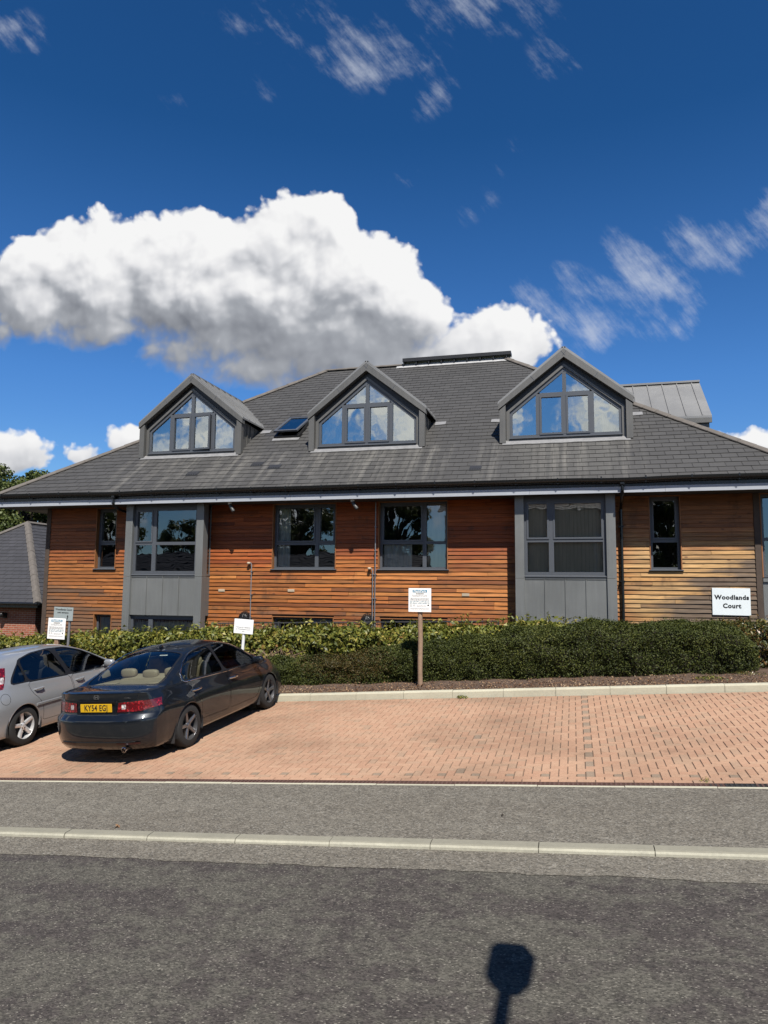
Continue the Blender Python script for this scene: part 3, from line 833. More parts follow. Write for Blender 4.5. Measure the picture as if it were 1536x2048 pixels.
def build_walls():
    # lapped boards, each with its own slight waviness
    mb = MB(); r = random.Random(3)
    U0, U1 = -14.97, 4.06
    z = -2.6; e = 0.1045
    while z < 2.27:
        zc = z + e * 0.5
        segs = [(U0, U1)]
        for (a, b, c, d) in HOLES:
            if c < zc < d:
                ns = []
                for (s, t) in segs:
                    if b <= s or a >= t: ns.append((s, t)); continue
                    if a > s: ns.append((s, a))
                    if b < t: ns.append((b, t))
                segs = ns
        for (s, t) in segs:
            u = s; first = True
            while u < t - 0.01:
                L = r.uniform(1.1, 3.6) if not first else r.uniform(0.4, 3.2)
                first = False
                b = min(u + L, t)
                if t - b < 0.35: b = t
                ph = r.uniform(0, 100); ao = r.uniform(-0.003, 0.004); lift = r.uniform(-0.003, 0.003)
                n = max(2, int((b - u) / 0.16) + 1)
                rows = []
                for i in range(n + 1):
                    uu = u + 0.003 + (b - u - 0.006) * i / n
                    w1 = mnoise.noise((uu * 2.2, ph, 0.0)); w2 = mnoise.noise((uu * 3.1, ph, 7.0)); w3 = mnoise.noise((uu * 1.1, ph, 3.0))
                    zb = z + lift + 0.008 * w1 + 0.003 * w2; zt = z + e + 0.022
                    vo = W - 0.034 - ao - 0.008 * w2 - 0.003 * w1; vi = W - 0.006
                    rows.append([(uu, W, zb), (uu, vo + 0.003, zb), (uu, vo, zb + 0.004), (uu, (vo * 0.45 + vi * 0.55) - 0.003 - 0.003 * w3, (zb + zt) / 2), (uu, vi, zt)])
                mb.grid(rows); mb.face(rows[0]); mb.face(list(reversed(rows[-1])))
                u = b
        z += e
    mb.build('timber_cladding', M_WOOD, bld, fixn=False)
    # structural wall behind, in strips round the openings
    mb = MB()
    us = sorted(set([-15.0, 4.1] + [h[0] for h in HOLES] + [h[1] for h in HOLES])); zs = sorted(set([-3.2, 2.27] + [h[2] for h in HOLES if h[2] > -3.2] + [h[3] for h in HOLES if h[3] < 2.27]))
    for i in range(len(us) - 1):
        for j in range(len(zs) - 1):
            uc, zc = (us[i] + us[i + 1]) / 2, (zs[j] + zs[j + 1]) / 2
            if any(a < uc < b and c < zc < d for a, b, c, d in HOLES): continue
            mb.face([(us[i], W + 0.004, zs[j]), (us[i + 1], W + 0.004, zs[j]), (us[i + 1], W + 0.004, zs[j + 1]), (us[i], W + 0.004, zs[j + 1])])
    mb.box(-15.0, -14.9, W + 0.01, 32.0, -3.2, 2.27); mb.box(4.9, 5.0, W + 0.01, 32.0, -3.2, 2.27); mb.box(-14.9, 4.9, 31.9, 32.0, -3.2, 2.27)
    mb.build('wall', M_BACK, bld)
    mb = MB()
    mb.box(-14.9, 4.9, 18.75, 24.0, -0.45, -0.35, 1); mb.box(-14.9, 4.9, 18.75, 24.0, -3.19, -3.1, 1)
    mb.face([(-14.89, 23, -3.1), (4.89, 23, -3.1), (4.89, 23, 2.2), (-14.89, 23, 2.2)], 0)
    mb.face([(-14.89, 18.5, 2.2), (4.89, 18.5, 2.2), (4.89, 23, 2.2), (-14.89, 23, 2.2)], 0)
    for u in (-14.88, -12.4, -9.4, -8.9, -5.5, -2.6, -1.6, 1.3, 4.88): mb.face([(u, 18.5, -3.1), (u, 23, -3.1), (u, 23, 2.2), (u, 18.5, 2.2)], 0)
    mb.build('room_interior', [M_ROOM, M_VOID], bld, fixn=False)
    mb = MB(); rbox(mb, -15.11, -14.97, W - 0.045, W + 0.1, -3.2, 2.26, 0.006); mb.build('corner_post', M_WOODD, bld)
    mb = MB(); rbox(mb, 4.06, 4.19, W - 0.05, W + 0.08, -3.2, 2.26, 0.006); mb.build('corner_post', M_WOODD, bld)
    # grey clad corner bay beyond the right hand post
    mb = MB(); mb.box(4.20, 5.0, W - 0.02, W + 0.1, -3.2, 0.22); mb.box(4.20, 5.0, W - 0.06, W + 0.1, 0.22, 0.30)
    for u in (4.46, 4.78): mb.box(u, u + 0.018, W - 0.034, W - 0.02, -3.2, 0.22)
    mb.build('zinc_panel', M_ZINCB, bld)
    # soffit, fascia
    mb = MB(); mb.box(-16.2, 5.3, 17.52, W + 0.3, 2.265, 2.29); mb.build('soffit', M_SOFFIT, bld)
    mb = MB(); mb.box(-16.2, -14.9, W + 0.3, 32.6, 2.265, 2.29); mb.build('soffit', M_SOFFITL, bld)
    mb = MB(); u = -16.22
    while u < 5.3:
        b = min(u + 3.05, 5.32); mb.box(u, b - 0.004, 17.495, 17.52, 2.252, 2.392); u += 3.05
    mb.box(-16.225, -16.2, 17.52, 32.6, 2.252, 2.575); mb.box(5.3, 5.325, 17.52, 32.6, 2.252, 2.575)
    mb.build('fascia', M_FASCIA, bld)
    mb = MB(); mb.box(-16.2, 5.3, 17.500, 17.52, 2.394, 2.575); mb.build('fascia_shade_strip', M_GUTTER, bld)  # dark strip behind the gutter, painted in for its shadow on the fascia
    # half round gutter with brackets
    mb = MB(); rows = []
    us = list(np.arange(-16.3, 5.41, 0.27))
    for u in us:
        dip = 0.010 * mnoise.noise((u * 0.35, 5, 0)) - 0.030 * math.exp(-((u - 1.16) / 0.9) ** 2) - 0.022 * math.exp(-((u + 12.3) / 0.9) ** 2)
        row = []
        for k in range(9):
            a = math.pi + math.pi * k / 8
            row.append((u, 17.424 + 0.068 * math.cos(a), 2.592 + dip + 0.105 * math.sin(a)))
        row = [(u, 17.354, 2.604 + dip)] + row
        for k in range(8, -1, -1):
            a = math.pi + math.pi * k / 8
            row.append((u, 17.424 + 0.060 * math.cos(a), 2.592 + dip + 0.096 * math.sin(a)))
        rows.append(row)
    mb.grid(rows)
    u = -16.0
    while u < 5.3:
        mb.box(u, u + 0.028, 17.375, 17.494, 2.480, 2.495); mb.box(u, u + 0.028, 17.348, 17.358, 2.55, 2.618); mb.box(u, u + 0.028, 17.485, 17.4945, 2.44, 2.53); u += 0.98
    mb.build('gutter', M_GUTTER, bld, smooth=True)
    for ud, low, head in ((-12.3, 2.2, True), (1.14, -3.2, True)):
        mb = MB()
        rbox(mb, ud - 0.055, ud + 0.055, 17.385, 17.492, 2.42, 2.56, 0.012)
        if low > 0: mb.tube([(ud, 17.44, 2.46), (ud, 17.44, 2.28), (ud, 17.48, 2.19), (ud + 0.02, 17.75, 2.12), (ud + 0.03, 18.16, 2.08)], 0.036, 10)
        else: mb.tube([(ud, 17.44, 2.46), (ud, 17.44, 2.30), (ud, 17.50, 2.20), (ud, 18.08, 2.02), (ud, 18.19, 1.93), (ud, 18.19, -3.2)], 0.037, 10)
        if low < 0:
            for z in (1.5, 0.2, -1.0): mb.box(ud - 0.06, ud + 0.06, 18.15, 18.28, z, z + 0.03)
        mb.build('downpipe', M_GUTTER, bld, smooth=True)
    # conduits
    for path, cap in (([(-8.53, 18.21, 0.64), (-8.47, 18.20, 0.655), (-8.445, 18.20, 0.61), (-8.445, 18.20, -3.0)], (-8.55, 0.64)),
                      ([(-5.13, 18.21, 0.50), (-5.06, 18.20, 0.505), (-5.03, 18.20, 0.44), (-5.03, 18.20, -1.2)], (-5.14, 0.50)),
                      ([(-4.965, 18.20, 2.24), (-4.965, 18.20, -1.2)], None)):
        mb = MB(); mb.tube(path, 0.0145, 8)
        z = path[-1][2] + 0.3
        while z < 2.1 and z < path[-2][2]: mb.box(path[-1][0] - 0.026, path[-1][0] + 0.026, 18.18, 18.28, z, z + 0.018); z += 0.62
        o = mb.build('pipe', M_STEEL, bld, smooth=True)
        if cap: 
            mb = MB(); mb.sup((cap[0] + 0.02, 18.205, cap[1] + 0.006), (0.045, 0.05, 0.032), 0.6, 8, 10); mb.build('pipe_end', M_CREAM, o, smooth=True)
    mb = MB(); rbox(mb, -5.08, -4.94, 18.16, 18.26, -1.06, -0.93, 0.01); mb.build('junction_box', M_STEEL, bld)
    for u, z in ((-9.35, -0.1), (-7.31, -0.085), (-2.62, -0.15)):
        mb = MB(); rbox(mb, u - 0.095, u + 0.095, W - 0.045, W + 0.02, z - 0.036, z + 0.036, 0.006)
        for k in range(-3, 4): mb.box(u + k * 0.025 - 0.003, u + k * 0.025 + 0.003, W - 0.0475, W - 0.044, z - 0.024, z + 0.024)
        mb.build('air_brick', M_CREAM, bld)
    for u, z in ((-8.62, -0.88), (-5.17, -0.88)):
        # cage over a flue outlet: hoops and rings round a dark cowl
        mb = MB(); n = 10
        mb.sup((u, W - 0.07, z), (0.155, 0.13, 0.19), 0.9, 10, 14)
        for k in range(n):
            a = math.pi * k / n; rows = [(u + 0.19 * math.cos(a) * math.cos(t), W - 0.02 - 0.2 * math.sin(t), z + 0.23 * math.sin(a) * math.cos(t)) for t in [math.pi * i / 10 for i in range(11)]]
            mb.tube(rows, 0.006, 5)
        for q in (0.15, 0.4, 0.7, 0.95, 1.2):
            c, s = math.cos(q), math.sin(q)
            mb.tube([(u + 0.19 * c * math.cos(t), W - 0.02 - 0.2 * s, z + 0.23 * c * math.sin(t)) for t in [2 * math.pi * i / 20 for i in range(21)]], 0.006, 5)
        mb.build('flue_guard', M_BLACKM, bld, smooth=True)
build_walls()

def pane_quad(mb, u0, u1, z0, z1, v, top=None):
    """a pane a touch out of true, so that each one reflects a little differently"""
    a, b = rnd.uniform(-0.0035, 0.0035), rnd.uniform(-0.0035, 0.0035)
    uc, zc = (u0 + u1) / 2, (z0 + z1) / 2
    pts = top or [(u0, z0), (u1, z0), (u1, z1), (u0, z1)]
    mb.face([(u, v + (u - uc) * a + (z - zc) * b, z) for u, z in pts])

def bars(mb, u0, u1, z0, z1, v, fw, muls, trans, opens, d=0.07):
    """frame with mullions (u, width), transoms (z, height, ua, ub) and sash frames round the opening lights"""
    mb.box(u0, u0 + fw, v, v + d, z0, z1); mb.box(u1 - fw, u1, v, v + d, z0, z1)
    mb.box(u0 + fw, u1 - fw, v, v + d, z0, z0 + fw); mb.box(u0 + fw, u1 - fw, v, v + d, z1 - fw, z1)
    for (u, w) in muls: mb.box(u - w / 2, u + w / 2, v - 0.002, v + d, z0 + fw, z1 - fw)
    for (z, h, a, b) in trans: mb.box(a, b, v + 0.001, v + d, z - h / 2, z + h / 2)
    for (a, b, c, e) in opens:
        s = 0.042
        o = [(a, c), (b, c), (b, e), (a, e)]; i = [(a + s, c + s), (b - s, c + s), (b - s, e - s), (a + s, e - s)]
        mb.ring(o, i, v - 0.018, v + d - 0.01)

def drape(mb, u0, u1, z0, z1, v, amp=0.035, waves=9, taper=0.0, ragged=0.0):
    n = int(waves * 8); rows = []
    for j in range(7):
        t = j / 6.0; z = z0 + (z1 - z0) * t
        row = []
        for i in range(n + 1):
            s = i / n; x = u0 + (u1 - u0) * (s + taper * (1 - t) * (0.5 - s) * 0.0 + taper * (s - 0.0) * (t - 1.0) * 0.5)
            row.append((x, v + amp * math.sin(s * waves * 2 * math.pi + 0.6 * math.sin(3 * t)) * (0.6 + 0.4 * (1 - t)), z + (ragged * math.sin(s * waves * 13) if j == 6 else 0)))
        rows.append(row)
    mb.grid(rows)

def window(u0, u1, z0, z1, mul, tr, opens, blind=None, curtain=None, label=None, sill=True, v=18.4, sw=0.05):
    mb = MB()
    muls = [(mul, 0.10)] if mul else []
    trans = []
    if tr:
        if mul: trans = [(tr, 0.075, u0 + 0.06, mul - 0.05), (tr, 0.075, mul + 0.05, u1 - 0.06)]
        else: trans = [(tr, 0.075, u0 + 0.06, u1 - 0.06)]
    bars(mb, u0, u1, z0, z1, v, 0.06, muls, trans, opens)
    w = mb.build('window', M_FRAME, bld)
    mb = MB()
    us = [(u0 + 0.055, (mul - 0.045) if mul else u1 - 0.055)] + ([(mul + 0.045, u1 - 0.055)] if mul else [])
    zs = [(z0 + 0.055, (tr - 0.035) if tr else z1 - 0.055)] + ([(tr + 0.035, z1 - 0.055)] if tr else [])
    for a, b in us:
        for c, d in zs: pane_quad(mb, a, b, c, d, v + 0.035)
    mb.build('pane', M_GLASS, w, fixn=False)
    if sill:
        mb = MB(); mb.hexa([(u0 - sw, W - 0.075, z0 - 0.022), (u1 + sw, W - 0.075, z0 - 0.022), (u1 + sw, v + 0.02, z0 - 0.022), (u0 - sw, v + 0.02, z0 - 0.022),
                            (u0 - sw, W - 0.075, z0 - 0.004), (u1 + sw, W - 0.075, z0 - 0.004), (u1 + sw, v + 0.02, z0 + 0.012), (u0 - sw, v + 0.02, z0 + 0.012)])
        mb.build('sill', M_SILL, w)
    mb = MB(); t = 0.022
    mb.box(u0 - t, u0, W - 0.035, v + 0.06, z0 - 0.002, z1 + t); mb.box(u1, u1 + t, W - 0.035, v + 0.06, z0 - 0.002, z1 + t); mb.box(u0, u1, W - 0.035, v + 0.06, z1, z1 + t)
    mb.build('reveal', M_WOODR, w)
    if blind:
        mb = MB()
        for (a, b, c, d) in blind:
            x = a
            while x < b:
                mb.face([(x, v + 0.13, c), (x + 0.085, v + 0.155, c), (x + 0.085, v + 0.155, d), (x, v + 0.13, d)]); x += 0.088
        mb.build('blind', M_BLIND, w, fixn=False)
    if curtain:
        mb = MB()
        for (a, b, c, d) in curtain: drape(mb, a, b, c, d, v + 0.085, 0.022, max(3, int((b - a) / 0.13)))
        mb.build('curtain', M_LACE, w, smooth=True, fixn=False)
    return w

window(-13.40, -12.75, 0.49, 2.24, None, 1.22, [(-13.345, -12.805, 1.26, 2.185)])
window(-7.87, -6.09, 0.49, 2.24, -6.65, 1.18, [(-7.815, -6.70, 1.215, 2.185), (-6.60, -6.145, 1.215, 2.185)], curtain=[(-7.8, -7.45, 0.5, 2.2)])
window(-4.89, -3.09, 0.49, 2.24, -3.70, 1.18, [(-4.835, -3.75, 1.215, 2.185)], blind=[(-3.64, -3.14, 0.5, 2.2)], curtain=[(-4.8, -4.05, 0.5, 1.15)])
window(1.80, 2.47, 0.49, 2.24, None, 1.18, [(1.855, 2.415, 1.215, 2.185)])
window(-13.34, -12.79, -2.1, -0.81, None, None, [], curtain=[(-13.3, -12.83, -2.1, -0.9)], sill=False)
window(-7.82, -6.12, -2.1, -0.79, -6.70, None, [(-6.65, -6.175, -2.04, -0.845)], sill=False)
window(-4.83, -3.10, -2.1, -0.79, -4.05, None, [], sill=False)
window(4.22, 4.98, 0.32, 2.24, None, 1.2, [], sill=False, v=18.35)

def bay(u0, u1, left_small, blind, curtain):
    """grey clad bay: two fins, a four panel apron, a window above and a recessed window below"""
    B = W - 0.52; cw = 0.215
    cols = []
    for a in (u0, u1 - cw):
        mb = MB()
        for z0, z1 in ((-3.2, 0.262), (0.268, 2.264)): rbox(mb, a, a + cw, B, B + 0.27, z0, z1, 0.004)
        cols.append(mb.build('column', M_ZINCB))
    a, b = u0 + cw, u1 - cw
    mb = MB(); mb.box(a, b, B + 0.055, B + 0.2, -0.79, 0.245)
    for k in range(0, 5):
        x = a + (b - a) * k / 4; x = min(max(x, a + 0.006), b - 0.006)
        mb.box(x - 0.006, x + 0.006, B + 0.030, B + 0.055, -0.788, 0.285)
    for k in range(4):
        x0 = a + (b - a) * k / 4 + 0.02; x1 = a + (b - a) * (k + 1) / 4 - 0.02
        mb.box(x0, x1, B + 0.040, B + 0.055, 0.245, 0.262)
    mb.box(a, b, B + 0.06, B + 0.2, 0.262, 0.30)
    root = mb.build('bay_window', M_ZINCB, bld)
    for c_ in cols: c_.parent = root
    mb = MB()
    for s, x in ((-1, u0 + 0.03), (1, u1 - 0.03)):
        mb = MB()
        x0, x1 = (x, x + 0.03) if s < 0 else (x - 0.03, x)
        mb.box(x0, x1, B + 0.27, W, -0.79, 0.30); mb.box(x0 - 0.012, x1 + 0.012, B + 0.27, W, 0.30, 0.34)
        mb.box(x0, x1, B + 0.27, B + 0.31, 0.34, 2.26); mb.box(x0, x1, W - 0.05, W, 0.34, 2.26)
        mb.build('cheek', M_ZINCB, root)
    mb = MB(); mb.box(a, b, B + 0.13, W + 0.12, -0.83, -0.791); mb.build('lower_soffit', M_ZINCB, root)
    z0, z1 = 0.345, 2.17; v = B + 0.10; mul = a + 0.64; tr = 1.18
    mb = MB()
    bars(mb, a, b, z0, z1, v, 0.075, [(mul, 0.12)], [(tr, 0.085, a + 0.07, mul - 0.06), (tr, 0.085, mul + 0.06, b - 0.07)],
         [(a + 0.062, mul - 0.05, tr + 0.03, z1 - 0.06)] + ([(mul + 0.05, b - 0.062, tr + 0.03, z1 - 0.06)] if not left_small else []))
    mb.box(a, b, v, v + 0.1, z1, 2.264); 
    mb.build('window_frame', M_FRAME, root)
    mb = MB(); mb.hexa([(a, B + 0.028, 0.302), (b, B + 0.028, 0.302), (b, v + 0.08, 0.302), (a, v + 0.08, 0.302), (a, B + 0.028, 0.322), (b, B + 0.028, 0.322), (b, v + 0.02, 0.345), (a, v + 0.02, 0.345)])
    mb.build('sill', M_SILL, root)
    mb = MB()
    for x0, x1 in ((a + 0.07, mul - 0.055), (mul + 0.055, b - 0.07)):
        for c, d in ((z0 + 0.07, tr - 0.04), (tr + 0.04, z1 - 0.07)):
            mb = MB(); pane_quad(mb, x0, x1, c, d, v + 0.04); mb.build('pane', M_GLASS, root, fixn=False)
    for x in (u0 + 0.045, u1 - 0.045):
        mb = MB(); mb.face([(x, B + 0.31, 0.34), (x, W - 0.05, 0.34), (x, W - 0.05, 2.26), (x, B + 0.31, 2.26)]); mb.build('side_pane', M_GLASS, root, fixn=False)
    # recessed lower window
    for x0, x1 in ((a + 0.06, a + 0.56), (a + 0.66, b - 0.06)):
        mb = MB(); pane_quad(mb, x0, x1, -2.2, -0.9, B + 0.165); mb.build('lower_pane', M_GLASS, root, fixn=False)
    mb = MB(); bars(mb, a, b, -2.3, -0.835, B + 0.132, 0.07, [(a + 0.61, 0.13)], [], []); mb.build('lower_frame', M_FRAME, root)
    mb = MB(); 
    for x0, x1 in ((a + 0.05, a + 0.57), (a + 0.65, b - 0.05)):
        drape(mb, x0, x1, -2.3, -0.96, B + 0.215, 0.014, max(4, int((x1 - x0) / 0.12)), ragged=0.05)
    mb.build('curtain', M_LACE, root, smooth=True, fixn=False)
    if blind:
        mb = MB(); x = a + 0.02
        while x < b - 0.05:
            mb.face([(x, v + 0.15, 0.36), (x + 0.085, v + 0.175, 0.36), (x + 0.085, v + 0.175, 2.15), (x, v + 0.15, 2.15)]); x += 0.088
        mb.build('blind', M_BLIND, root, fixn=False)
    return root
bay(-12.11, -9.70, True, False, False)
bay(-1.345, 0.99, False, True, False)

DORM = (-11.03, -5.55, -0.135)
def in_dormer(u, v):
    for c in DORM:
        if abs(u - c) < 1.42 and 19.45 < v < roof_v(5.95 - abs(u - c) * 0.81) - 0.1: return True
    if -8.6 < u < -7.9 and 20.1 < v < 21.2: return True
    return False

def build_roof():
    cs = 1 / math.sqrt(1 + SL * SL); T = Vector((0, cs, SL * cs)); N = Vector((0, -SL * cs, cs))
    uL, uR = -16.3, 5.4; run = 25.0 - EV; tl = run / cs
    poly = [(0, 0), (uR - uL, 0), (uR - uL - run, tl), (run, tl)]
    mb = MB()
    tile_slope(mb, (uL, EV - 0.03, EZ - 0.03 * SL), (1, 0, 0), T, N, poly, 0.352, 0.232, hole=lambda s, t: in_dormer(uL + s, EV + t * cs), seed=5)
    # the other slopes, out of sight, in plain courses
    zr = roof_z(25.0)
    mb.face([(uL, EV, EZ - 0.02), (uL + run, 25, zr - 0.02), (uL, 32.55, EZ - 0.02)], 1)
    mb.face([(uR, EV, EZ - 0.02), (uR, 32.55, EZ - 0.02), (uR - run, 25, zr - 0.02)], 1)
    mb.face([(uL, 32.55, EZ - 0.02), (uL + run, 25, zr - 0.02), (uR - run, 25, zr - 0.02), (uR, 32.55, EZ - 0.02)], 1)
    # remove the underlay where dormers and skylight open through
    mb.f.pop(0); mb.m.pop(0)
    NU = 124; NV = 45
    for i in range(NU):
        for j in range(NV):
            v0 = EV + run * j / NV; v1 = EV + run * (j + 1) / NV
            a0 = uL + (uR - uL) * i / NU; a1 = uL + (uR - uL) * (i + 1) / NU
            if in_dormer((a0 + a1) / 2, (v0 + v1) / 2): continue
            lo = uL + (v1 - EV); hi = uR - (v1 - EV)
            b0, b1 = max(a0, lo), min(a1, hi)
            if b1 - b0 < 0.01: continue
            mb.face([(b0, v0, roof_z(v0) - 0.012), (b1, v0, roof_z(v0) - 0.012), (b1, v1, roof_z(v1) - 0.012), (b0, v1, roof_z(v1) - 0.012)], 1)
    roof = mb.build('roof', [M_SLATE, M_UNDER], bld, fixn=False)
    mb = MB()
    h = 0.035
    for p_, q_ in (((uL + 0.05, EV + 0.02, EZ + h), (uL + run, 25, zr + h)), ((uR - 0.05, EV + 0.02, EZ + h), (uR - run, 25, zr + h)), ((uL + run, 25, zr + h), (-5.85, 25, zr + h))):
        mb = MB(); cap_tiles(mb, p_, q_); mb.build('ridge_tiles', M_RIDGE, roof)
    # long black vent on the ridge over a lead apron
    mb = MB(); mb.box(-5.82, -1.95, 24.80, 25.2, zr + 0.10, zr + 0.22); 
    x = -5.8
    while x < -1.95: mb.box(x, x + 0.035, 24.83, 25.17, zr - 0.02, zr + 0.10); x += 0.46
    mb.build('ridge_vent', M_BLACKM, roof)
    mb = MB(); rows = []
    for i in range(60):
        u = -6.05 + 4.1 * i / 59; e = 24.78 + 0.02 * mnoise.noise((u * 5, 0, 0))
        rows.append([(u, e, roof_z(e) + 0.030), (u, 24.88, roof_z(24.88) + 0.036), (u, 25.0, zr + 0.075)])
    mb.grid(rows); mb.build('lead_apron', M_LEADP, roof, fixn=False)
    for (u, v, w) in ((-10.35, 18.25, 0.36), (-8.55, 18.62, 0.34), (-7.95, 18.45, 0.36), (-2.33, 18.05, 0.30)):
        mb = MB(); z = roof_z(v)
        mb.hexa([(u - w / 2, v - 0.1, roof_z(v - 0.1) + 0.015), (u + w / 2, v - 0.1, roof_z(v - 0.1) + 0.015), (u + w / 2, v + 0.1, roof_z(v + 0.1) + 0.012), (u - w / 2, v + 0.1, roof_z(v + 0.1) + 0.012),
                 (u - w / 2, v - 0.1, roof_z(v - 0.1) + 0.034), (u + w / 2, v - 0.1, roof_z(v - 0.1) + 0.034), (u + w / 2, v + 0.1, roof_z(v + 0.1) + 0.026), (u - w / 2, v + 0.1, roof_z(v + 0.1) + 0.026)])
        for k in range(5): 
            x = u - w / 2 + w * (k + 0.5) / 5
            mb.box(x - 0.02, x + 0.02, v - 0.085, v - 0.06, roof_z(v - 0.07) + 0.02, roof_z(v - 0.07) + 0.045)
        mb.build('vent_tile', M_VENTT, roof)
    return roof
roof = build_roof()

def pent(c, ds, dl, zb):
    """five sided gable outline: ds in from the sides, dl in from the slopes (square to them)"""
    tn, cf = 0.81, 1 / math.sqrt(1 + 0.81 ** 2); ap = 6.335 - dl / cf; h = 1.72 - ds
    return [(c - h, zb), (c + h, zb), (c + h, ap - h * tn), (c, ap), (c - h, ap - h * tn)]

def dormer(c, openlight=False, face=True):
    tn = 0.81; Fv = 19.30
    mb = MB()
    for s in (-1, 1):
        q4 = [(c, 6.335), (c + s * 1.72, 6.335 - 1.72 * tn), (c + s * 1.72, 6.335 - 1.72 * tn - 0.16), (c, 6.335 - 0.222)]
        mb.hexa([(x, Fv - 0.15, z) for x, z in q4] + [(x, Fv + 0.02, z) for x, z in q4])
    # posts under the verge, butted to it
    for s in (-1, 1):
        x0, x1 = c + s * 1.69, c + s * 1.53
        x0, x1 = min(x0, x1), max(x0, x1)
        zt0 = 6.335 - 0.20 - abs(x0 - c) * tn; zt1 = 6.335 - 0.20 - abs(x1 - c) * tn
        mb.hexa([(x0, Fv - 0.13, 3.87), (x1, Fv - 0.13, 3.87), (x1, Fv + 0.02, 3.87), (x0, Fv + 0.02, 3.87), (x0, Fv - 0.13, zt0), (x1, Fv - 0.13, zt1), (x1, Fv + 0.02, zt1), (x0, Fv + 0.02, zt0)])
    d = mb.build('dormer', M_ZINC, bld)
    # folded joints in the verge
    for s in (-1, 1):
        for t in (0.04, 0.50):
            mb = MB()
            u = c + s * 1.72 * t; z = 6.335 - 1.72 * t * tn; nx, nz = s * 0.629, 0.777
            a = (u, z); b = (u - nx * 0.165, z - nz * 0.165); q = 0.006
            mb.hexa([(a[0] - q, Fv - 0.155, a[1]), (a[0] + q, Fv - 0.155, a[1]), (a[0] + q, Fv - 0.15, a[1]), (a[0] - q, Fv - 0.15, a[1]),
                     (b[0] - q, Fv - 0.155, b[1]), (b[0] + q, Fv - 0.155, b[1]), (b[0] + q, Fv - 0.15, b[1]), (b[0] - q, Fv - 0.15, b[1])])
            mb.build('verge_joint', M_SILL, d)
    mb = MB(); mb.ring(pent(c, 0.20, 0.288, 3.885), pent(c, 0.29, 0.352, 3.98), Fv - 0.02, Fv + 0.14)
    mb.build('surround', M_ZINC, d)
    mb = MB(); mb.ring(pent(c, 0.06, 0.06, 3.95), pent(c, 0.215, 0.30, 3.95), Fv + 0.021, Fv + 0.06, skip=(0,)); mb.build('verge_soffit', M_BLACKM, d)
    mb = MB(); mb.hexa([(c - 1.44, Fv - 0.07, 3.984), (c + 1.44, Fv - 0.07, 3.984), (c + 1.44, Fv + 0.10, 3.984), (c - 1.44, Fv + 0.10, 3.984),
                        (c - 1.44, Fv - 0.07, 4.004), (c + 1.44, Fv - 0.07, 4.004), (c + 1.44, Fv + 0.10, 4.03), (c - 1.44, Fv + 0.10, 4.03)])
    mb.build('sill', M_SILL, d)
    fv = Fv + 0.02
    mb = MB(); oo = pent(c, 0.29, 0.352, 4.02); ii = pent(c, 0.36, 0.44, 4.085)
    mb.ring(oo, ii, fv, fv + 0.07)
    ap_in = 6.335 - 0.44 / 0.777
    def zs(u): return ap_in - abs(u - c) * tn
    m = 0.69
    for k in (-1, 1): mb.box(c + k * m - 0.055, c + k * m + 0.055, fv - 0.003, fv + 0.07, 4.085, zs(c + k * m + 0.055 * k) + 0.02)
    mb.box(c - 0.05, c + 0.05, fv - 0.003, fv + 0.07, 4.085, zs(c + 0.05) + 0.02)
    trz = zs(c + m) - 0.045
    for a, b in ((c - m + 0.055, c - 0.05), (c + 0.05, c + m - 0.055)): mb.box(a, b, fv + 0.001, fv + 0.07, trz - 0.045, trz + 0.045)
    for k, (a, b) in enumerate(((c - m + 0.045, c - 0.04), (c + 0.04, c + m - 0.045))):
        s = 0.05; p = [(a, 4.075), (b, 4.075), (b, trz - 0.03), (a, trz - 0.03)]; q = [(a + s, 4.075 + s), (b - s, 4.075 + s), (b - s, trz - 0.03 - s), (a + s, trz - 0.03 - s)]
        off = -0.02
        if openlight and k == 1:
            # one casement stands a hand's breadth open, hinged on its left
            an = R(9)
            for i4 in range(4):
                j4 = (i4 + 1) % 4
                def X(pt, dv): 
                    L = pt[0] - a; return (a + L * math.cos(an), fv + off - L * math.sin(an) + dv, pt[1])
                mb.hexa([X(p[i4], 0), X(p[j4], 0), X(q[j4], 0), X(q[i4], 0), X(p[i4], 0.06), X(p[j4], 0.06), X(q[j4], 0.06), X(q[i4], 0.06)])
            opn = [X((q[0][0], q[0][1]), 0.03), X((q[1][0], q[1][1]), 0.03), X((q[2][0], q[2][1]), 0.03), X((q[3][0], q[3][1]), 0.03)]
        else: mb.ring(p, q, fv + off, fv + 0.06)
    mb.build('window_frame', M_FRAME, d)
    mb = MB(); gv = fv + 0.04
    def pq(pts):
        mb = MB(); pane_quad(mb, min(p[0] for p in pts), max(p[0] for p in pts), min(p[1] for p in pts), max(p[1] for p in pts), gv, pts); mb.build('pane', M_GLASSD, d, fixn=False)
    e = 1.36
    pq([(c - e, 4.075), (c - m - 0.05, 4.075), (c - m - 0.05, zs(c - m - 0.05) + 0.02), (c - e, zs(c - e) + 0.02)])
    pq([(c + m + 0.05, 4.075), (c + e, 4.075), (c + e, zs(c + e) + 0.02), (c + m + 0.05, zs(c + m + 0.05) + 0.02)])
    pq([(c - m + 0.08, 4.115), (c - 0.075, 4.115), (c - 0.075, trz - 0.07), (c - m + 0.08, trz - 0.07)])
    if openlight:
        mb = MB(); mb.face(opn); mb.build('pane', M_GLASSD, d, fixn=False)
    else: pq([(c + 0.075, 4.115), (c + m - 0.08, 4.115), (c + m - 0.08, trz - 0.07), (c + 0.075, trz - 0.07)])
    pq([(c - m + 0.05, trz + 0.04), (c - 0.045, trz + 0.04), (c - 0.045, zs(c - 0.045) + 0.02), (c - m + 0.05, zs(c - m + 0.05) + 0.02)])
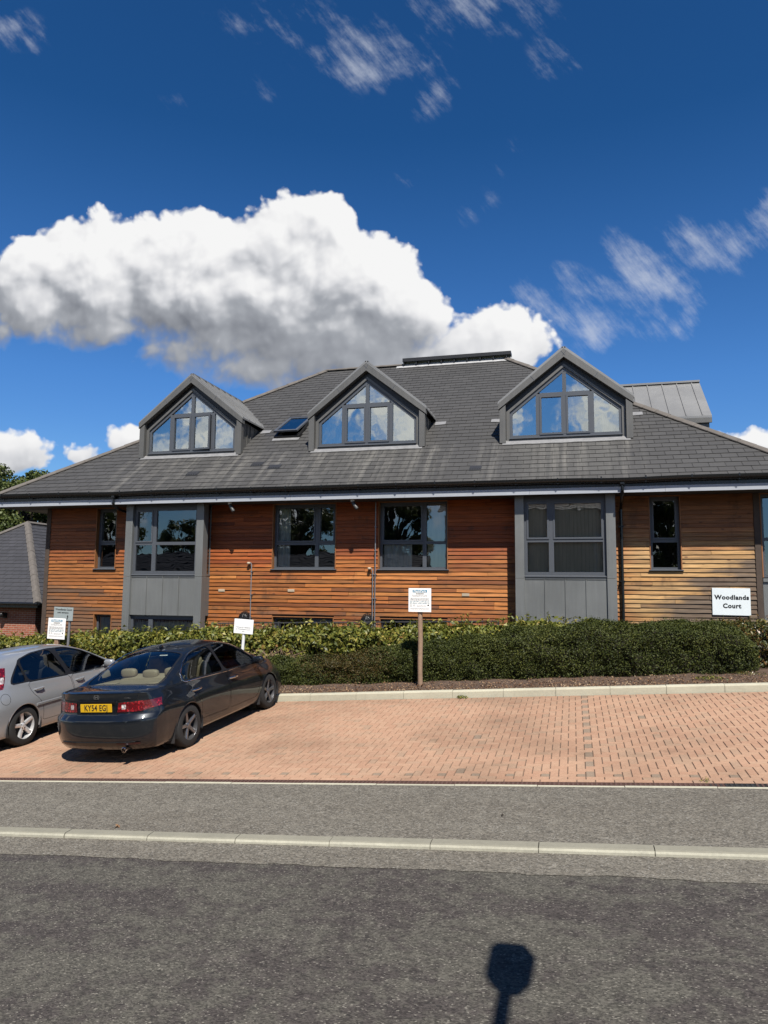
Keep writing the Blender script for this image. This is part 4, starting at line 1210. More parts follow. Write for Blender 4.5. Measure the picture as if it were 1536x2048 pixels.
    pq([(c + 0.045, trz + 0.04), (c + m - 0.05, trz + 0.04), (c + m - 0.05, zs(c + m - 0.05) + 0.02), (c + 0.045, zs(c + 0.045) + 0.02)])
    # cheeks, with welted seams, and the two slopes of the zinc roof
    ez = 4.85; ve = roof_v(ez); va = roof_v(6.365)
    for s in (-1, 1):
        mb = MB(); x = c + s * 1.60
        mb.face([(x, Fv, roof_z(Fv) - 0.02), (x, ve, ez), (x, Fv, ez + 0.08)])
        mb.face([(x - s * 0.05, Fv, roof_z(Fv) - 0.02), (x - s * 0.05, ve, ez), (x - s * 0.05, Fv, ez + 0.08)])
        for v in (19.72, 19.95, 20.28): mb.box(min(x, x + s * 0.022), max(x, x + s * 0.022), v, v + 0.028, roof_z(v), ez + 0.02)
        mb.build('cheek', M_ZINC, d)
    mb = MB(); th = 0.05
    for s in (-1, 1):
        A = [(c, Fv - 0.14, 6.37), (c + s * 1.735, Fv - 0.14, 6.37 - 1.735 * tn), (c + s * 1.735, roof_v(6.37 - 1.735 * tn), 6.37 - 1.735 * tn), (c, va, 6.37)]
        mb.hexa([(p[0], p[1], p[2] - th) for p in A] + A)
        v = Fv - 0.1
        while v < va - 0.15:
            # each standing seam runs down the slope until it meets the main roof
            tmax = min(1.735, max(0.0, (6.37 - roof_z(v)) / tn))
            if tmax > 0.1:
                mb.hexa([(c + s * 0.02, v, 6.365), (c + s * 0.02, v + 0.028, 6.365), (c + s * tmax, v + 0.028, 6.365 - tmax * tn), (c + s * tmax, v, 6.365 - tmax * tn),
                         (c + s * 0.02, v, 6.412), (c + s * 0.02, v + 0.028, 6.412), (c + s * tmax, v + 0.028, 6.412 - tmax * tn), (c + s * tmax, v, 6.412 - tmax * tn)])
            v += 0.42
    x = Fv - 0.1
    while x < va - 0.3: mb.box(c - 0.05, c + 0.05, x, min(x + 0.40, va), 6.365, 6.405); x += 0.43
    mb.build('dormer_roof', M_ZINCR, d)
    mb = MB(); rows = []
    for i in range(41):
        u = c - 1.62 + 3.24 * i / 40; e_ = 19.12 + 0.02 * mnoise.noise((u * 3, c, 0))
        rows.append([(u, e_, roof_z(e_) + 0.026), (u, 19.20, roof_z(19.20) + 0.03), (u, 19.30, roof_z(19.3) + 0.045)])
    mb.grid(rows)
    for s in (-1, 1):
        a, b = c + s * 1.74, c + s * 2.05; v0, v1 = ve - 0.22, ve - 0.02
        mb.face([(a, v0, roof_z(v0) + 0.03), (b, v0 + 0.03, roof_z(v0 + 0.03) + 0.03), (b, v1, roof_z(v1) + 0.03), (a, v1, roof_z(v1) + 0.03)])
    mb.build('lead_flashing', M_LEAD, d, fixn=False)
    # room inside, with curtains drawn back
    mb = MB(); x0, x1 = c - 1.5, c + 1.5
    mb.face([(x0, 22.0, 3.3), (x1, 22.0, 3.3), (x1, 22.0, 5.6), (x0, 22.0, 5.6)]); mb.face([(x0, 19.42, 3.9), (x1, 19.42, 3.9), (x1, 22.4, 3.9), (x0, 22.4, 3.9)])
    mb.face([(x0, 19.42, 3.9), (x0, 22.4, 3.9), (x0, 22.4, 4.75), (x0, 19.42, 4.75)]); mb.face([(x1, 19.42, 3.9), (x1, 22.4, 3.9), (x1, 22.4, 4.75), (x1, 19.42, 4.75)])
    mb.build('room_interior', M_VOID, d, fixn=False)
    mb = MB()
    for s in (-1, 1):
        rows = []; n = 56
        for j in range(9):
            t = j / 8; z = 4.06 + t * 1.30
            w = 0.62 - 0.30 * math.sin(min(1.0, t * 1.15) * math.pi * 0.5) * (1 - t) + 0.25 * t
            rows.append([(c + s * (1.38 - w * i / n - 0.35 * t * t), 19.60 + 0.03 * math.sin(i / n * 7 * 2 * math.pi), z) for i in range(n + 1)])
        mb.grid(rows)
    mb.build('curtain', M_CURT, d, smooth=True, fixn=False)
    return d
for i, c in enumerate(DORM): dormer(c, openlight=(i == 0))

def side_dormer():
    """the same kind of dormer on the right hand slope, seen over the hip"""
    vc = 23.55; tn = 0.81; uf = 3.62; ap = 6.40
    def ru(z): return 5.4 - (z - EZ) / SL
    mb = MB()
    mb.prism([(vc - 1.72, 3.7), (vc + 1.72, 3.7), (vc + 1.72, ap - 1.72 * tn - 0.1), (vc, ap - 0.1), (vc - 1.72, ap - 1.72 * tn - 0.1)], 'x', 1.4, uf + 0.20)
    d = mb.build('dormer', M_ZINC, bld)
    mb = MB()
    for s in (-1, 1):
        ez = ap - 1.80 * tn
        A = [(0.5, vc, ap), (0.5, vc + s * 1.80, ez), (uf + 0.26, vc + s * 1.80, ez), (uf + 0.26, vc, ap)]
        mb.hexa([(p[0], p[1], p[2] - 0.06) for p in A] + A)
        u = 1.48
        while u < uf + 0.2:
            mb.hexa([(u, vc, ap), (u + 0.028, vc, ap), (u + 0.028, vc + s * 1.8, ez), (u, vc + s * 1.8, ez), (u, vc, ap + 0.035), (u + 0.028, vc, ap + 0.035), (u + 0.028, vc + s * 1.8, ez + 0.035), (u, vc + s * 1.8, ez + 0.035)]); u += 0.43
    mb.box(0.5, uf + 0.26, vc - 0.07, vc + 0.07, ap + 0.0, ap + 0.06)
    mb.build('dormer_roof', M_ZINCR, d)
    mb = MB(); ez = ap - 1.80 * tn
    mb.box(1.2, uf + 0.26, vc - 1.80, vc - 1.73, ez - 0.20, ez - 0.062); mb.build('verge', M_ZINC, d)
side_dormer()

def skylight():
    u0, u1, v0, v1 = -8.66, -7.86, 20.02, 21.25; h = 0.10
    def P(u, v, k): return (u, v - k * 0.586, roof_z(v) + k * 0.81)
    def fr(mb, a, b, c, d, w, k0, k1, mi=0):
        for (x0, x1, y0, y1) in ((a, a + w, c, d), (b - w, b, c, d), (a + w, b - w, c, c + w), (a + w, b - w, d - w, d)):
            mb.hexa([P(x0, y0, k0), P(x1, y0, k0), P(x1, y1, k0), P(x0, y1, k0), P(x0, y0, k1), P(x1, y0, k1), P(x1, y1, k1), P(x0, y1, k1)], mi)
    mb = MB(); fr(mb, u0, u1, v0, v1, 0.06, -0.1, 0.09); s = mb.build('skylight', M_BLACKM, bld)
    mb = MB()
    # sash tipped open a little about its middle
    vm = (v0 + v1) / 2; a = R(7)
    def Q(u, v, k): return P(u, v, k + 0.13 + (vm - v) * math.tan(a) * 1.25)
    for (x0, x1, y0, y1) in ((u0 + 0.02, u0 + 0.10, v0 + 0.02, v1 - 0.02), (u1 - 0.10, u1 - 0.02, v0 + 0.02, v1 - 0.02), (u0 + 0.10, u1 - 0.10, v0 + 0.02, v0 + 0.10), (u0 + 0.10, u1 - 0.10, v1 - 0.10, v1 - 0.02)):
        mb.hexa([Q(x0, y0, 0), Q(x1, y0, 0), Q(x1, y1, 0), Q(x0, y1, 0), Q(x0, y0, .05), Q(x1, y0, .05), Q(x1, y1, .05), Q(x0, y1, .05)])
    mb.build('frame', M_FRAME, s)
    mb = MB(); mb.face([Q(u0 + .1, v0 + .1, .03), Q(u1 - .1, v0 + .1, .03), Q(u1 - .1, v1 - .1, .03), Q(u0 + .1, v1 - .1, .03)]); mb.build('pane', M_GLASSD, s, fixn=False)
    mb = MB(); mb.face([P(u0, v0, -0.5), P(u1, v0, -0.5), P(u1, v1, -0.5), P(u0, v1, -0.5)]); mb.build('shaft', M_VOID, s)
    mb = MB(); mb.face([P(u0 - .03, v0 - .12, .028), P(u1 + .03, v0 - .12, .028), P(u1 + .03, v0 + .0, .035), P(u0 - .03, v0 + 0, .035)]); mb.build('lead_flashing', M_LEAD, s, fixn=False)
skylight()
# ------------------------------------------------------------------ leaves
def leaf_object(name, pts, nrm, size, aspect, jit, mat, parent=None, seed=1, droop=0.0, svar=0.35):
    """every leaf a small folded blade; pts/nrm are (N,3) arrays"""
    g = np.random.default_rng(seed); n = len(pts)
    d = nrm + g.normal(0, jit, (n, 3)); d /= np.linalg.norm(d, axis=1)[:, None] + 1e-9
    t = g.normal(0, 1, (n, 3)); t[:, 2] -= droop
    t -= (t * d).sum(1)[:, None] * d; t /= np.linalg.norm(t, axis=1)[:, None] + 1e-9
    b = np.cross(d, t)
    L = (size * (1 + g.uniform(-svar, svar, n)))[:, None]; Wd = L * aspect
    fold = d * Wd * 0.22
    V = np.empty((n, 4, 3))
    V[:, 0] = pts - t * L * 0.5; V[:, 1] = pts + b * Wd * 0.5 + fold - t * L * 0.05; V[:, 2] = pts + t * L * 0.5 - d * L * 0.12; V[:, 3] = pts - b * Wd * 0.5 + fold - t * L * 0.05
    me = bpy.data.meshes.new(name)
    me.vertices.add(n * 4); me.vertices.foreach_set('co', V.reshape(-1).astype(np.float32))
    me.loops.add(n * 4); me.loops.foreach_set('vertex_index', np.arange(n * 4, dtype=np.int32))
    me.polygons.add(n); me.polygons.foreach_set('loop_start', np.arange(0, n * 4, 4, dtype=np.int32)); me.polygons.foreach_set('loop_total', np.full(n, 4, dtype=np.int32))
    me.materials.append(mat); me.update(); me.validate()
    return link_mesh(name, me, parent)

def hedge(name, label, cat, us, tops, v0, depth, leaf, n, mat, loc, rad=0.28, lump=0.09, lumpf=1.4, seed=3, mat2=None, split2=None, ends=True):
    root = thing(name, label, cat, loc)
    g = np.random.default_rng(seed)
    ua, ub = us[0], us[-1]
    P = []; N = []
    def section(u, s):
        H = np.interp(u, us, tops); zb = gz(u, v0, 0.06); h = H - zb
        D = np.interp(u, us, depth) if isinstance(depth, (list, tuple)) else depth
        r = min(rad, h * 0.45, D * 0.45); Lf = h - r; La = r * math.pi / 2; Lt = D - 2 * r; tot = Lf + La + Lt + La
        x = s * tot
        if x < Lf: return Vector((u, v0 + 0.05 * (1 - x / Lf) ** 2, zb + x)), Vector((0, -1, 0.05))
        x -= Lf
        if x < La:
            a = x / r; return Vector((u, v0 + r - r * math.cos(a), H - r + r * math.sin(a))), Vector((0, -math.cos(a), math.sin(a)))
        x -= La
        if x < Lt: return Vector((u, v0 + r + x, H)), Vector((0, 0, 1))
        x -= Lt; a = x / r
        return Vector((u, v0 + D - r + r * math.sin(a), H - r + r * math.cos(a))), Vector((0, math.sin(a), math.cos(a)))
    def lumped(u, s):
        p, nn = section(u, s)
        k = lump * (mnoise.noise((p.x * lumpf, p.y * lumpf, p.z * lumpf)) + 0.6 * mnoise.noise((p.x * lumpf * 2.6, p.y * lumpf * 2.6, p.z * lumpf * 2.6 + 9)))
        # round off the two ends
        if ends:
            e = min(u - ua, ub - u)
            if e < 0.5: k -= 0.35 * (1 - e / 0.5) ** 2
        return p + nn * k, nn
    # twiggy core
    mb = MB(); rows = []
    for i in range(61):
        u = ua + (ub - ua) * i / 60; row = []
        for j in range(15):
            p, nn = lumped(u, j / 14.0); row.append(p - nn.normalized() * (leaf[0] * 0.9 + 0.11))
        rows.append(row)
    mb.grid(rows); mb.face(rows[0]); mb.face(list(reversed(rows[-1])))
    mb.build('branches', M_TWIG, root, smooth=True)
    PB = []; NB = []
    for q in range(n):
        u = g.uniform(ua, ub); s = g.uniform(0, 1) ** 0.85 * 0.80
        p, nn = lumped(u, s)
        dd = abs(g.normal(0, 1)) * (leaf[0] * 0.5 + 0.030)
        if g.random() < 0.03: dd = -leaf[0] * g.uniform(0.2, 1.5)
        hole = mnoise.noise((p.x * 4.1, p.y * 4.1, p.z * 4.1 + 30))
        if hole < -0.20 and g.random() < 0.8: dd += leaf[0] * 0.8 + 0.05
        p = p - nn * dd
        if split2 and g.random() < split2(p): PB.append(p); NB.append(nn)
        else: P.append(p); N.append(nn)
    leaf_object('foliage', np.array(P), np.array(N), leaf[0], leaf[1], leaf[2], mat, root, seed)
    if PB: leaf_object('foliage', np.array(PB), np.array(NB), leaf[0], leaf[1], leaf[2], mat2, root, seed + 1)
    return root

LT_U = [-17.5, -14.2, -12.1, -10.0, -7.4, -4.9, -2.6, -0.7, 0.6]; LT_Z = [-1.50, -1.36, -1.24, -1.10, -0.98, -0.89, -0.80, -0.72, -0.72]
laurel = hedge('laurel_hedge', 'long yellow green laurel hedge with broad glossy leaves behind the parked cars', 'hedge', LT_U, LT_Z, 15.25, 1.15,
               (0.105, 0.42, 0.75), 42000, M_LAUREL, (-8.5, 15.6, -2.2), 0.25, 0.10, 1.6, 3)
FB = lambda p: max(0.0, min(0.85, 0.9 - ((p.x + 4.6) / 1.3) ** 2 - ((p.z + 1.55) / 0.5) ** 2)) 
fine = hedge('clipped_hedge', 'dark fine leaved clipped hedge standing in front of the timber wall, right of the cars', 'hedge',
             [-7.35, -5.8, -4.9, -3.84, -3.0, -1.4, -0.3, 0.5, 1.6, 2.6, 3.3], [-1.62, -1.50, -1.40, -1.24, -1.12, -0.84, -0.72, -0.655, -0.62, -0.605, -0.70], 14.55,
             [0.75, 0.75, 0.8, 0.85, 0.95, 1.3, 1.5, 1.6, 1.6, 1.6, 1.4], (0.033, 0.52, 0.85), 175000, M_BOX, (-1.8, 15.0, -1.9), 0.34, 0.125, 1.35, 5, M_BOXB, FB)
bronze = hedge('bronze_shrub', 'loose shrub with bronze tinted leaves at the right end of the dark clipped hedge', 'shrub',
               [2.35, 2.9, 3.5, 4.3, 5.2], [-0.72, -0.65, -0.64, -0.62, -0.66], 15.05, 1.2, (0.075, 0.38, 0.9), 9000, M_LAUREL2, (3.6, 15.5, -1.5), 0.3, 0.13, 2.0, 8)

def sprigs(root, spots, size, mat, seed, twig=True):
    """long shoots sticking up out of a hedge"""
    g = np.random.default_rng(seed); P = []; N = []; mb = MB()
    for (u, v, z, h) in spots:
        lean = Vector((g.normal(0, 0.25), g.normal(0, 0.25), 1)).normalized(); k = int(h / 0.018) + 3
        mb.tube([Vector((u, v, z - 0.1)), Vector((u, v, z)) + lean * h], 0.0035, 4)
        for i in range(k):
            t = i / (k - 1); p = Vector((u, v, z)) + lean * (h * t)
            a = g.uniform(0, 6.28); d = Vector((math.cos(a), math.sin(a), 0.5)).normalized()
            P.append(p + d * size * 0.45); N.append(Vector((g.normal(0, 0.6), g.normal(0, 0.6), 0.8)))
    leaf_object('shoots', np.array(P), np.array(N), size, 0.34, 0.4, mat, root, seed)
    mb.build('stems', M_TWIG, root)
sp = []
for k in range(120):
    u = rnd.uniform(-16, 0.4); sp.append((u, rnd.uniform(15.35, 16.0), np.interp(u, LT_U, LT_Z) - 0.02, rnd.uniform(0.04, 0.17)))
for u in (-6.2, -5.9, -3.9, -2.2, -2.35, -1.5, -1.35, -1.2, -0.95, -0.5): sp.append((u, 15.6, np.interp(u, LT_U, LT_Z), rnd.uniform(0.12, 0.26)))
sprigs(laurel, sp, 0.075, M_LAUREL, 21)
sprigs(bronze, [(rnd.uniform(2.4, 4.6), rnd.uniform(15.2, 15.9), -0.68, rnd.uniform(0.04, 0.13)) for k in range(60)], 0.065, M_LAUREL2, 22)
# dead twigs where the two hedges meet
mb = MB()
for k in range(46):
    u = rnd.gauss(-6.4, 0.35); v = rnd.uniform(14.9, 15.25); z = -1.62 + rnd.uniform(-0.05, 0.1)
    mb.tube([(u, v, z - 0.15), (u + rnd.gauss(0, 0.06), v + rnd.gauss(-0.03, 0.05), z + 0.08), (u + rnd.gauss(0, 0.14), v + rnd.gauss(-0.05, 0.08), z + rnd.uniform(0.12, 0.28))], [0.006, 0.005, 0.002], 4)
mb.build('dead_twigs', M_POST, fine)

# fallen leaves and chippings on the bed, small weeds
g_ = np.random.default_rng(11); P = []
for k in range(5200):
    u = g_.uniform(-8, 4.6); v = 13.50 + abs(g_.normal(0, 0.55)); 
    if v > 14.95: continue
    P.append((u, v, gz(u, v, 0.115)))
P = np.array(P); tag(leaf_object('leaf_litter', P, np.tile((0, 0, 1.0), (len(P), 1)), 0.036, 0.55, 0.45, M_DRYLEAF, None, 12), kind='stuff')
def weed(label, u, v, dz, n, size, spread, mat, seed):
    g = np.random.default_rng(seed); P = []; N = []
    for k in range(n):
        a = g.uniform(0, 6.28); r = spread * g.uniform(0.1, 1) ** 0.7; P.append((u + r * math.cos(a), v + r * 0.6 * math.sin(a), gz(u, v, dz) + g.uniform(0.01, 0.07) * (1 - r / spread * 0.6))); N.append((math.cos(a) * 0.7, math.sin(a) * 0.7, 0.8))
    o = leaf_object('weed' if label else 'ground_cover', np.array(P), np.array(N), size, 0.22, 0.4, mat, None, seed)
    return tag(o, label, 'weed') if label else tag(o, kind='stuff')
weed('small green weed growing against the foot of the parking kerb', -1.98, 13.30, 0.0, 46, 0.075, 0.10, M_LAUREL, 31)
weed('tiny weed in the paving joint beside the slot drain', 1.32, 8.58, 0.0, 26, 0.035, 0.05, M_LAUREL, 32)
weed(None, 2.35, 14.1, 0.09, 150, 0.06, 0.30, M_LAUREL, 33)
weed(None, 3.05, 14.45, 0.09, 170, 0.055, 0.42, M_LAUREL2, 34)
def fallen(label, u, v, dz, n, s, mat, seed):
    g = np.random.default_rng(seed); P = np.array([(u + g.normal(0, s * 0.35), v + g.normal(0, s * 0.2), gz(u, v, dz) + 0.008 + 0.006 * k) for k in range(n)])
    return tag(leaf_object('fallen_leaf', P, np.tile((0, 0, 1.0), (n, 1)), s, 0.55, 0.5, mat, None, seed), label, 'leaf')
fallen('curled yellow brown leaf lying on the pavement beside the road kerb', -4.62, 6.90, 0.0, 3, 0.055, M_DRYLEAF, 41)
fallen('dark scrap lying on the pavement toward its right half', -0.72, 7.45, 0.0, 2, 0.03, M_TWIG, 42)

# ------------------------------------------------------------------ signs
def lines(mb, rows, v, mi_of=None):
    """runs of small word shaped strokes: (z, u0, u1, height, mean word)"""
    r = random.Random(17)
    for (z, u0, u1, h, wl, mi) in rows:
        u = u0
        while u < u1 - 0.004:
            w = min(wl * r.uniform(0.4, 1.5), u1 - u)
            x = u
            while x < u + w - 0.001:
                lw = h * r.uniform(0.25, 0.6); hh = h * r.choice((0.62, 0.66, 1.0))
                mb.box(x, min(x + lw, u + w), v - 0.0012, v, z - h / 2, z - h / 2 + hh, mi); x += lw + h * 0.22
            u += w + h * 0.7

def notice_sign(label, u, zt, v, post_w, lean, seed, square_post):
    """enforcement notice on a timber post"""
    w, h = 0.455, 0.465
    zb = gz(u, v, 0.06)
    root = thing('parking_sign', label, 'sign', (u, v, zb))
    root['_local'] = 1
    root.rotation_euler = (0, lean, 0)
    z1 = zt - zb; z0 = z1 - h
    mb = MB()
    if square_post: rbox(mb, -0.05, 0.05, 0.0, 0.085, -0.3, z0 + 0.3, 0.008)
    else:
        n = 9; mb.tube([(0.004 * math.sin(k * 1.3), 0.05, -0.3 + (z0 - 0.012 + 0.3) * k / n) for k in range(n + 1)], [0.050 - 0.002 * (k % 2) - 0.004 * (k == n) for k in range(n + 1)], 12)
    mb.build('post', M_POST, root, smooth=True)
    if not square_post:
        mb = MB(); mb.box(-0.045, 0.045, -0.012, 0.075, z0 - 0.012, z0 + 0.05); mb.build('bracket', M_BLACKM, root)
    mb = MB(); rbox(mb, -w / 2, w / 2, -0.018, -0.006, z0, z1, 0.003); p = mb.build('sign_board', M_SIGN, root)
    f = -0.0185
    mb = MB(); mb.box(-0.145, 0.145, f - 0.001, f, z1 - 0.083, z1 - 0.030); mb.build('title_band', M_INKB, p)
    text_mesh('lettering', 'FlashPark', 0.062, M_SIGN, p, vmat((0, f - 0.0015, z1 - 0.058), (1, 0, 0), (0, 0, 1)), spacing=1.05, bold=0.001)
    text_mesh('lettering', 'WARNING', 0.030, M_INK, p, vmat((0, f - 0.0008, z1 - 0.107), (1, 0, 0), (0, 0, 1)), spacing=1.15, bold=0.0008)
    mb = MB()
    lines(mb, [(z1 - 0.134, -0.165, 0.165, 0.014, 0.05, 0), (z1 - 0.156, -0.15, 0.15, 0.014, 0.05, 0), (z1 - 0.190, -0.19, 0.19, 0.011, 0.045, 0), (z1 - 0.206, -0.185, 0.185, 0.011, 0.045, 0), (z1 - 0.222, -0.19, 0.19, 0.011, 0.045, 0), (z1 - 0.236, -0.19, 0.19, 0.010, 0.045, 0),
               (z1 - 0.338, -0.06, 0.12, 0.010, 0.04, 0), (z1 - 0.358, -0.06, 0.13, 0.010, 0.04, 0), (z1 - 0.392, -0.19, 0.19, 0.009, 0.05, 0), (z1 - 0.408, -0.18, 0.18, 0.009, 0.05, 0),
               (z1 - 0.262, -0.195, 0.195, 0.020, 0.08, 1), (z1 - 0.292, -0.195, 0.195, 0.022, 0.08, 1)], f)
    for (x, z, r, mi) in ((-0.175, z1 - 0.340, 0.022, 0), (-0.115, z1 - 0.338, 0.02, 0), (0.17, z1 - 0.332, 0.016, 2)):
        o = [(x + r * math.cos(t * math.pi / 4), z + r * math.sin(t * math.pi / 4)) for t in range(8)]; i = [(x + r * (0.65 if mi == 0 else 0.1) * math.cos(t * math.pi / 4), z + r * (0.65 if mi == 0 else 0.1) * math.sin(t * math.pi / 4)) for t in range(8)]
        mb.ring(o, i, f - 0.0012, f, mi)
    mb.build('small_print', [M_INKG, M_INKT, M_INK], p)
    return root
notice_sign('square white parking notice on a round timber post in front of the dark clipped hedge', -2.93, 0.005, 14.12, 0.1, 0.0, 1, False)
notice_sign('white parking notice on a timber post behind the silver car, overlapping a small grey sign', -11.30, -0.735, 14.12, 0.1, R(1.6), 2, True)

def resident_sign():
    u, v = -7.06, 14.75; zb = gz(u, v, 0.05)
    root = thing('parking_sign', 'small blank topped white sign on a leaning white post behind the dark saloon', 'sign', (u, v, zb)); root['_local'] = 1
    root.rotation_euler = (0, R(3.2), 0)
    z1 = -0.70 - zb; w, h = 0.455, 0.315
    mb = MB(); mb.tube([(0, 0.03, -0.3), (0, 0.03, z1 - 0.05)], 0.034, 14); mb.build('post', M_WPAINT, root, smooth=True)
    mb = MB(); rbox(mb, -w / 2, w / 2, -0.017, -0.004, z1 - h, z1, 0.004); p = mb.build('sign_board', M_SIGN, root)
    for k, s in enumerate(('Parking for residents', 'at Woodlands Court', 'only')):
        text_mesh('lettering', s, 0.040, M_INKG, p, vmat((0, -0.0178, z1 - 0.175 - 0.043 * k), (1, 0, 0), (0, 0, 1)))
resident_sign()

def direction_sign():
    u, v = -11.80, 14.95; zb = gz(u, v, 0.05)
    root = thing('direction_sign', 'small grey sign with black arrow, half hidden behind a white parking notice', 'sign', (u, v, zb)); root['_local'] = 1
    root.rotation_euler = (0, R(1.5), 0)
    z1 = -0.515 - zb; w, h = 0.53, 0.315
    mb = MB(); mb.tube([(0.155, 0.035, -0.3), (0.155, 0.035, z1 - 0.03)], 0.03, 12); mb.build('post', M_STEEL, root, smooth=True)
    mb = MB(); rbox(mb, -w / 2, w / 2, -0.016, -0.004, z1 - h, z1, 0.003); p = mb.build('sign_board', M_SIGNG, root)
    f = -0.0168
    text_mesh('lettering', 'Woodlands Court', 0.062, M_INK, p, vmat((0.005, f, z1 - 0.058), (1, 0, 0), (0, 0, 1)), bold=0.0012)
    text_mesh('lettering', 'main entrance', 0.054, M_INK, p, vmat((-0.01, f, z1 - 0.128), (1, 0, 0), (0, 0, 1)), bold=0.001)
    mb = MB(); mb.box(-0.12, 0.135, f - 0.001, f, z1 - 0.282, z1 - 0.266); mb.box(0.119, 0.135, f - 0.001, f, z1 - 0.266, z1 - 0.23)
    mb.prism([(0.105, z1 - 0.235), (0.149, z1 - 0.235), (0.133, z1 - 0.18), (0.121, z1 - 0.18)], 'y', f - 0.001, f); mb.build('arrow', M_INK, p)
direction_sign()

def wall_sign():
    root = thing('name_sign', 'pale rectangular name sign with two lines of dark lettering fixed to the timber wall', 'sign', (3.51, 18.25, -0.24)); root['_local'] = 1
    root.rotation_euler = (0, R(0.5), 0)
    mb = MB(); rbox(mb, -0.405, 0.405, -0.012, 0.012, -0.31, 0.31, 0.003); p = mb.build('sign_board', M_SIGNB, root)
    text_mesh('lettering', 'Woodlands', 0.140, M_INK, p, vmat((0.01, -0.0128, 0.095), (1, 0, 0), (0, 0, 1)), spacing=1.12, bold=0.0065)
    text_mesh('lettering', 'Court', 0.140, M_INK, p, vmat((0.01, -0.0128, -0.10), (1, 0, 0), (0, 0, 1)), spacing=1.12, bold=0.0065)
    mb = MB(); mb.box(-0.35, 0.35, 0.012, 0.07, -0.2, -0.16); mb.box(-0.35, 0.35, 0.012, 0.07, 0.16, 0.2); mb.build('batten', M_STEEL, root)
wall_sign()

# ------------------------------------------------------------------ railing, soffit lamps, street lamp
def railing():
    root = thing('railing', 'dark metal railing with thin upright bars between hedge and timber wall', 'railing', (-5.2, 17.15, -1.9))
    def top(u): return -0.885 + 0.027 * (u + 7.7)
    u0, u1 = -9.0, -1.7
    mb = MB(); 
    for z in (0.0, -0.92): mb.hexa([(u0, 17.13, top(u0) + z - 0.03), (u1, 17.13, top(u1) + z - 0.03), (u1, 17.17, top(u1) + z - 0.03), (u0, 17.17, top(u0) + z - 0.03), (u0, 17.13, top(u0) + z), (u1, 17.13, top(u1) + z), (u1, 17.17, top(u1) + z), (u0, 17.17, top(u0) + z)])
    mb.build('rail', M_RAIL, root)
    mb = MB(); u = u0 + 0.11
    while u < u1: mb.tube([(u, 17.15, top(u) - 0.95), (u, 17.15, top(u) - 0.02)], 0.007, 6); u += 0.11
    mb.build('bars', M_RAIL, root)
    for k in range(5):
        u = u0 + (u1 - u0) * k / 4; mb = MB(); rbox(mb, u - 0.022, u + 0.022, 17.125, 17.175, top(u) - 1.05, top(u) + 0.01, 0.003); mb.build('post', M_RAIL, root)
railing()
M_LAMPG = simple('lamp_housing_grey', (0.07, 0.07, 0.068), 0.5)
def soffit_lamp(u, label):
    root = thing('soffit_lamp', label, 'lamp', (u, 17.62, 2.26), 'lamps hung below the eave')
    a, b = Vector((u - 0.02, 17.66, 2.20)), Vector((u + 0.13, 17.60, 2.00))
    mb = MB(); mb.tube([(u - 0.02, 17.66, 2.265), (u - 0.02, 17.66, 2.20)], 0.05, 10); mb.build('bracket', M_WHITE, root, smooth=True)
    mb = MB(); mb.tube([a, a.lerp(b, 0.1), a.lerp(b, 0.5), a.lerp(b, 0.9), b], [0.03, 0.045, 0.048, 0.048, 0.035], 14); mb.build('lamp_head', M_LAMPG, root, smooth=True)
soffit_lamp(-8.86, 'white tubular lamp under the eave beside the left grey bay window')
soffit_lamp(-5.42, 'white tubular lamp under the eave between the two middle timber wall windows')

def street_lamp():
    cu, cv = 1.075, 0.72; zb = gz(cu, cv, 0.04)
    root = thing('street_lamp', 'grey street lamp beside the camera, seen only by its shadow on the road', 'street lamp', (cu, cv, zb))
    mb = MB(); mb.tube([(cu, cv, zb - 0.3), (cu, cv, zb + 1.2), (cu, cv, zb + 1.25), (cu, cv, 2.42), (cu, cv + 0.12, 2.52), (cu, cv + 0.85, 2.55)], [0.085, 0.085, 0.06, 0.055, 0.05, 0.045], 12); mb.build('column', M_STEEL, root, smooth=True)
    mb = MB()
    o = [(-0.05, 0.0), (0.065, 0.0), (0.125, 0.13), (0.135, 0.44), (0.085, 0.53), (-0.10, 0.53), (-0.135, 0.46), (-0.13, 0.12)]
    mb.prism([(cu + x, cv + 0.80 + y) for x, y in o], 'z', 2.48, 2.60); h = mb.build('lantern', M_STEEL, root)
street_lamp()

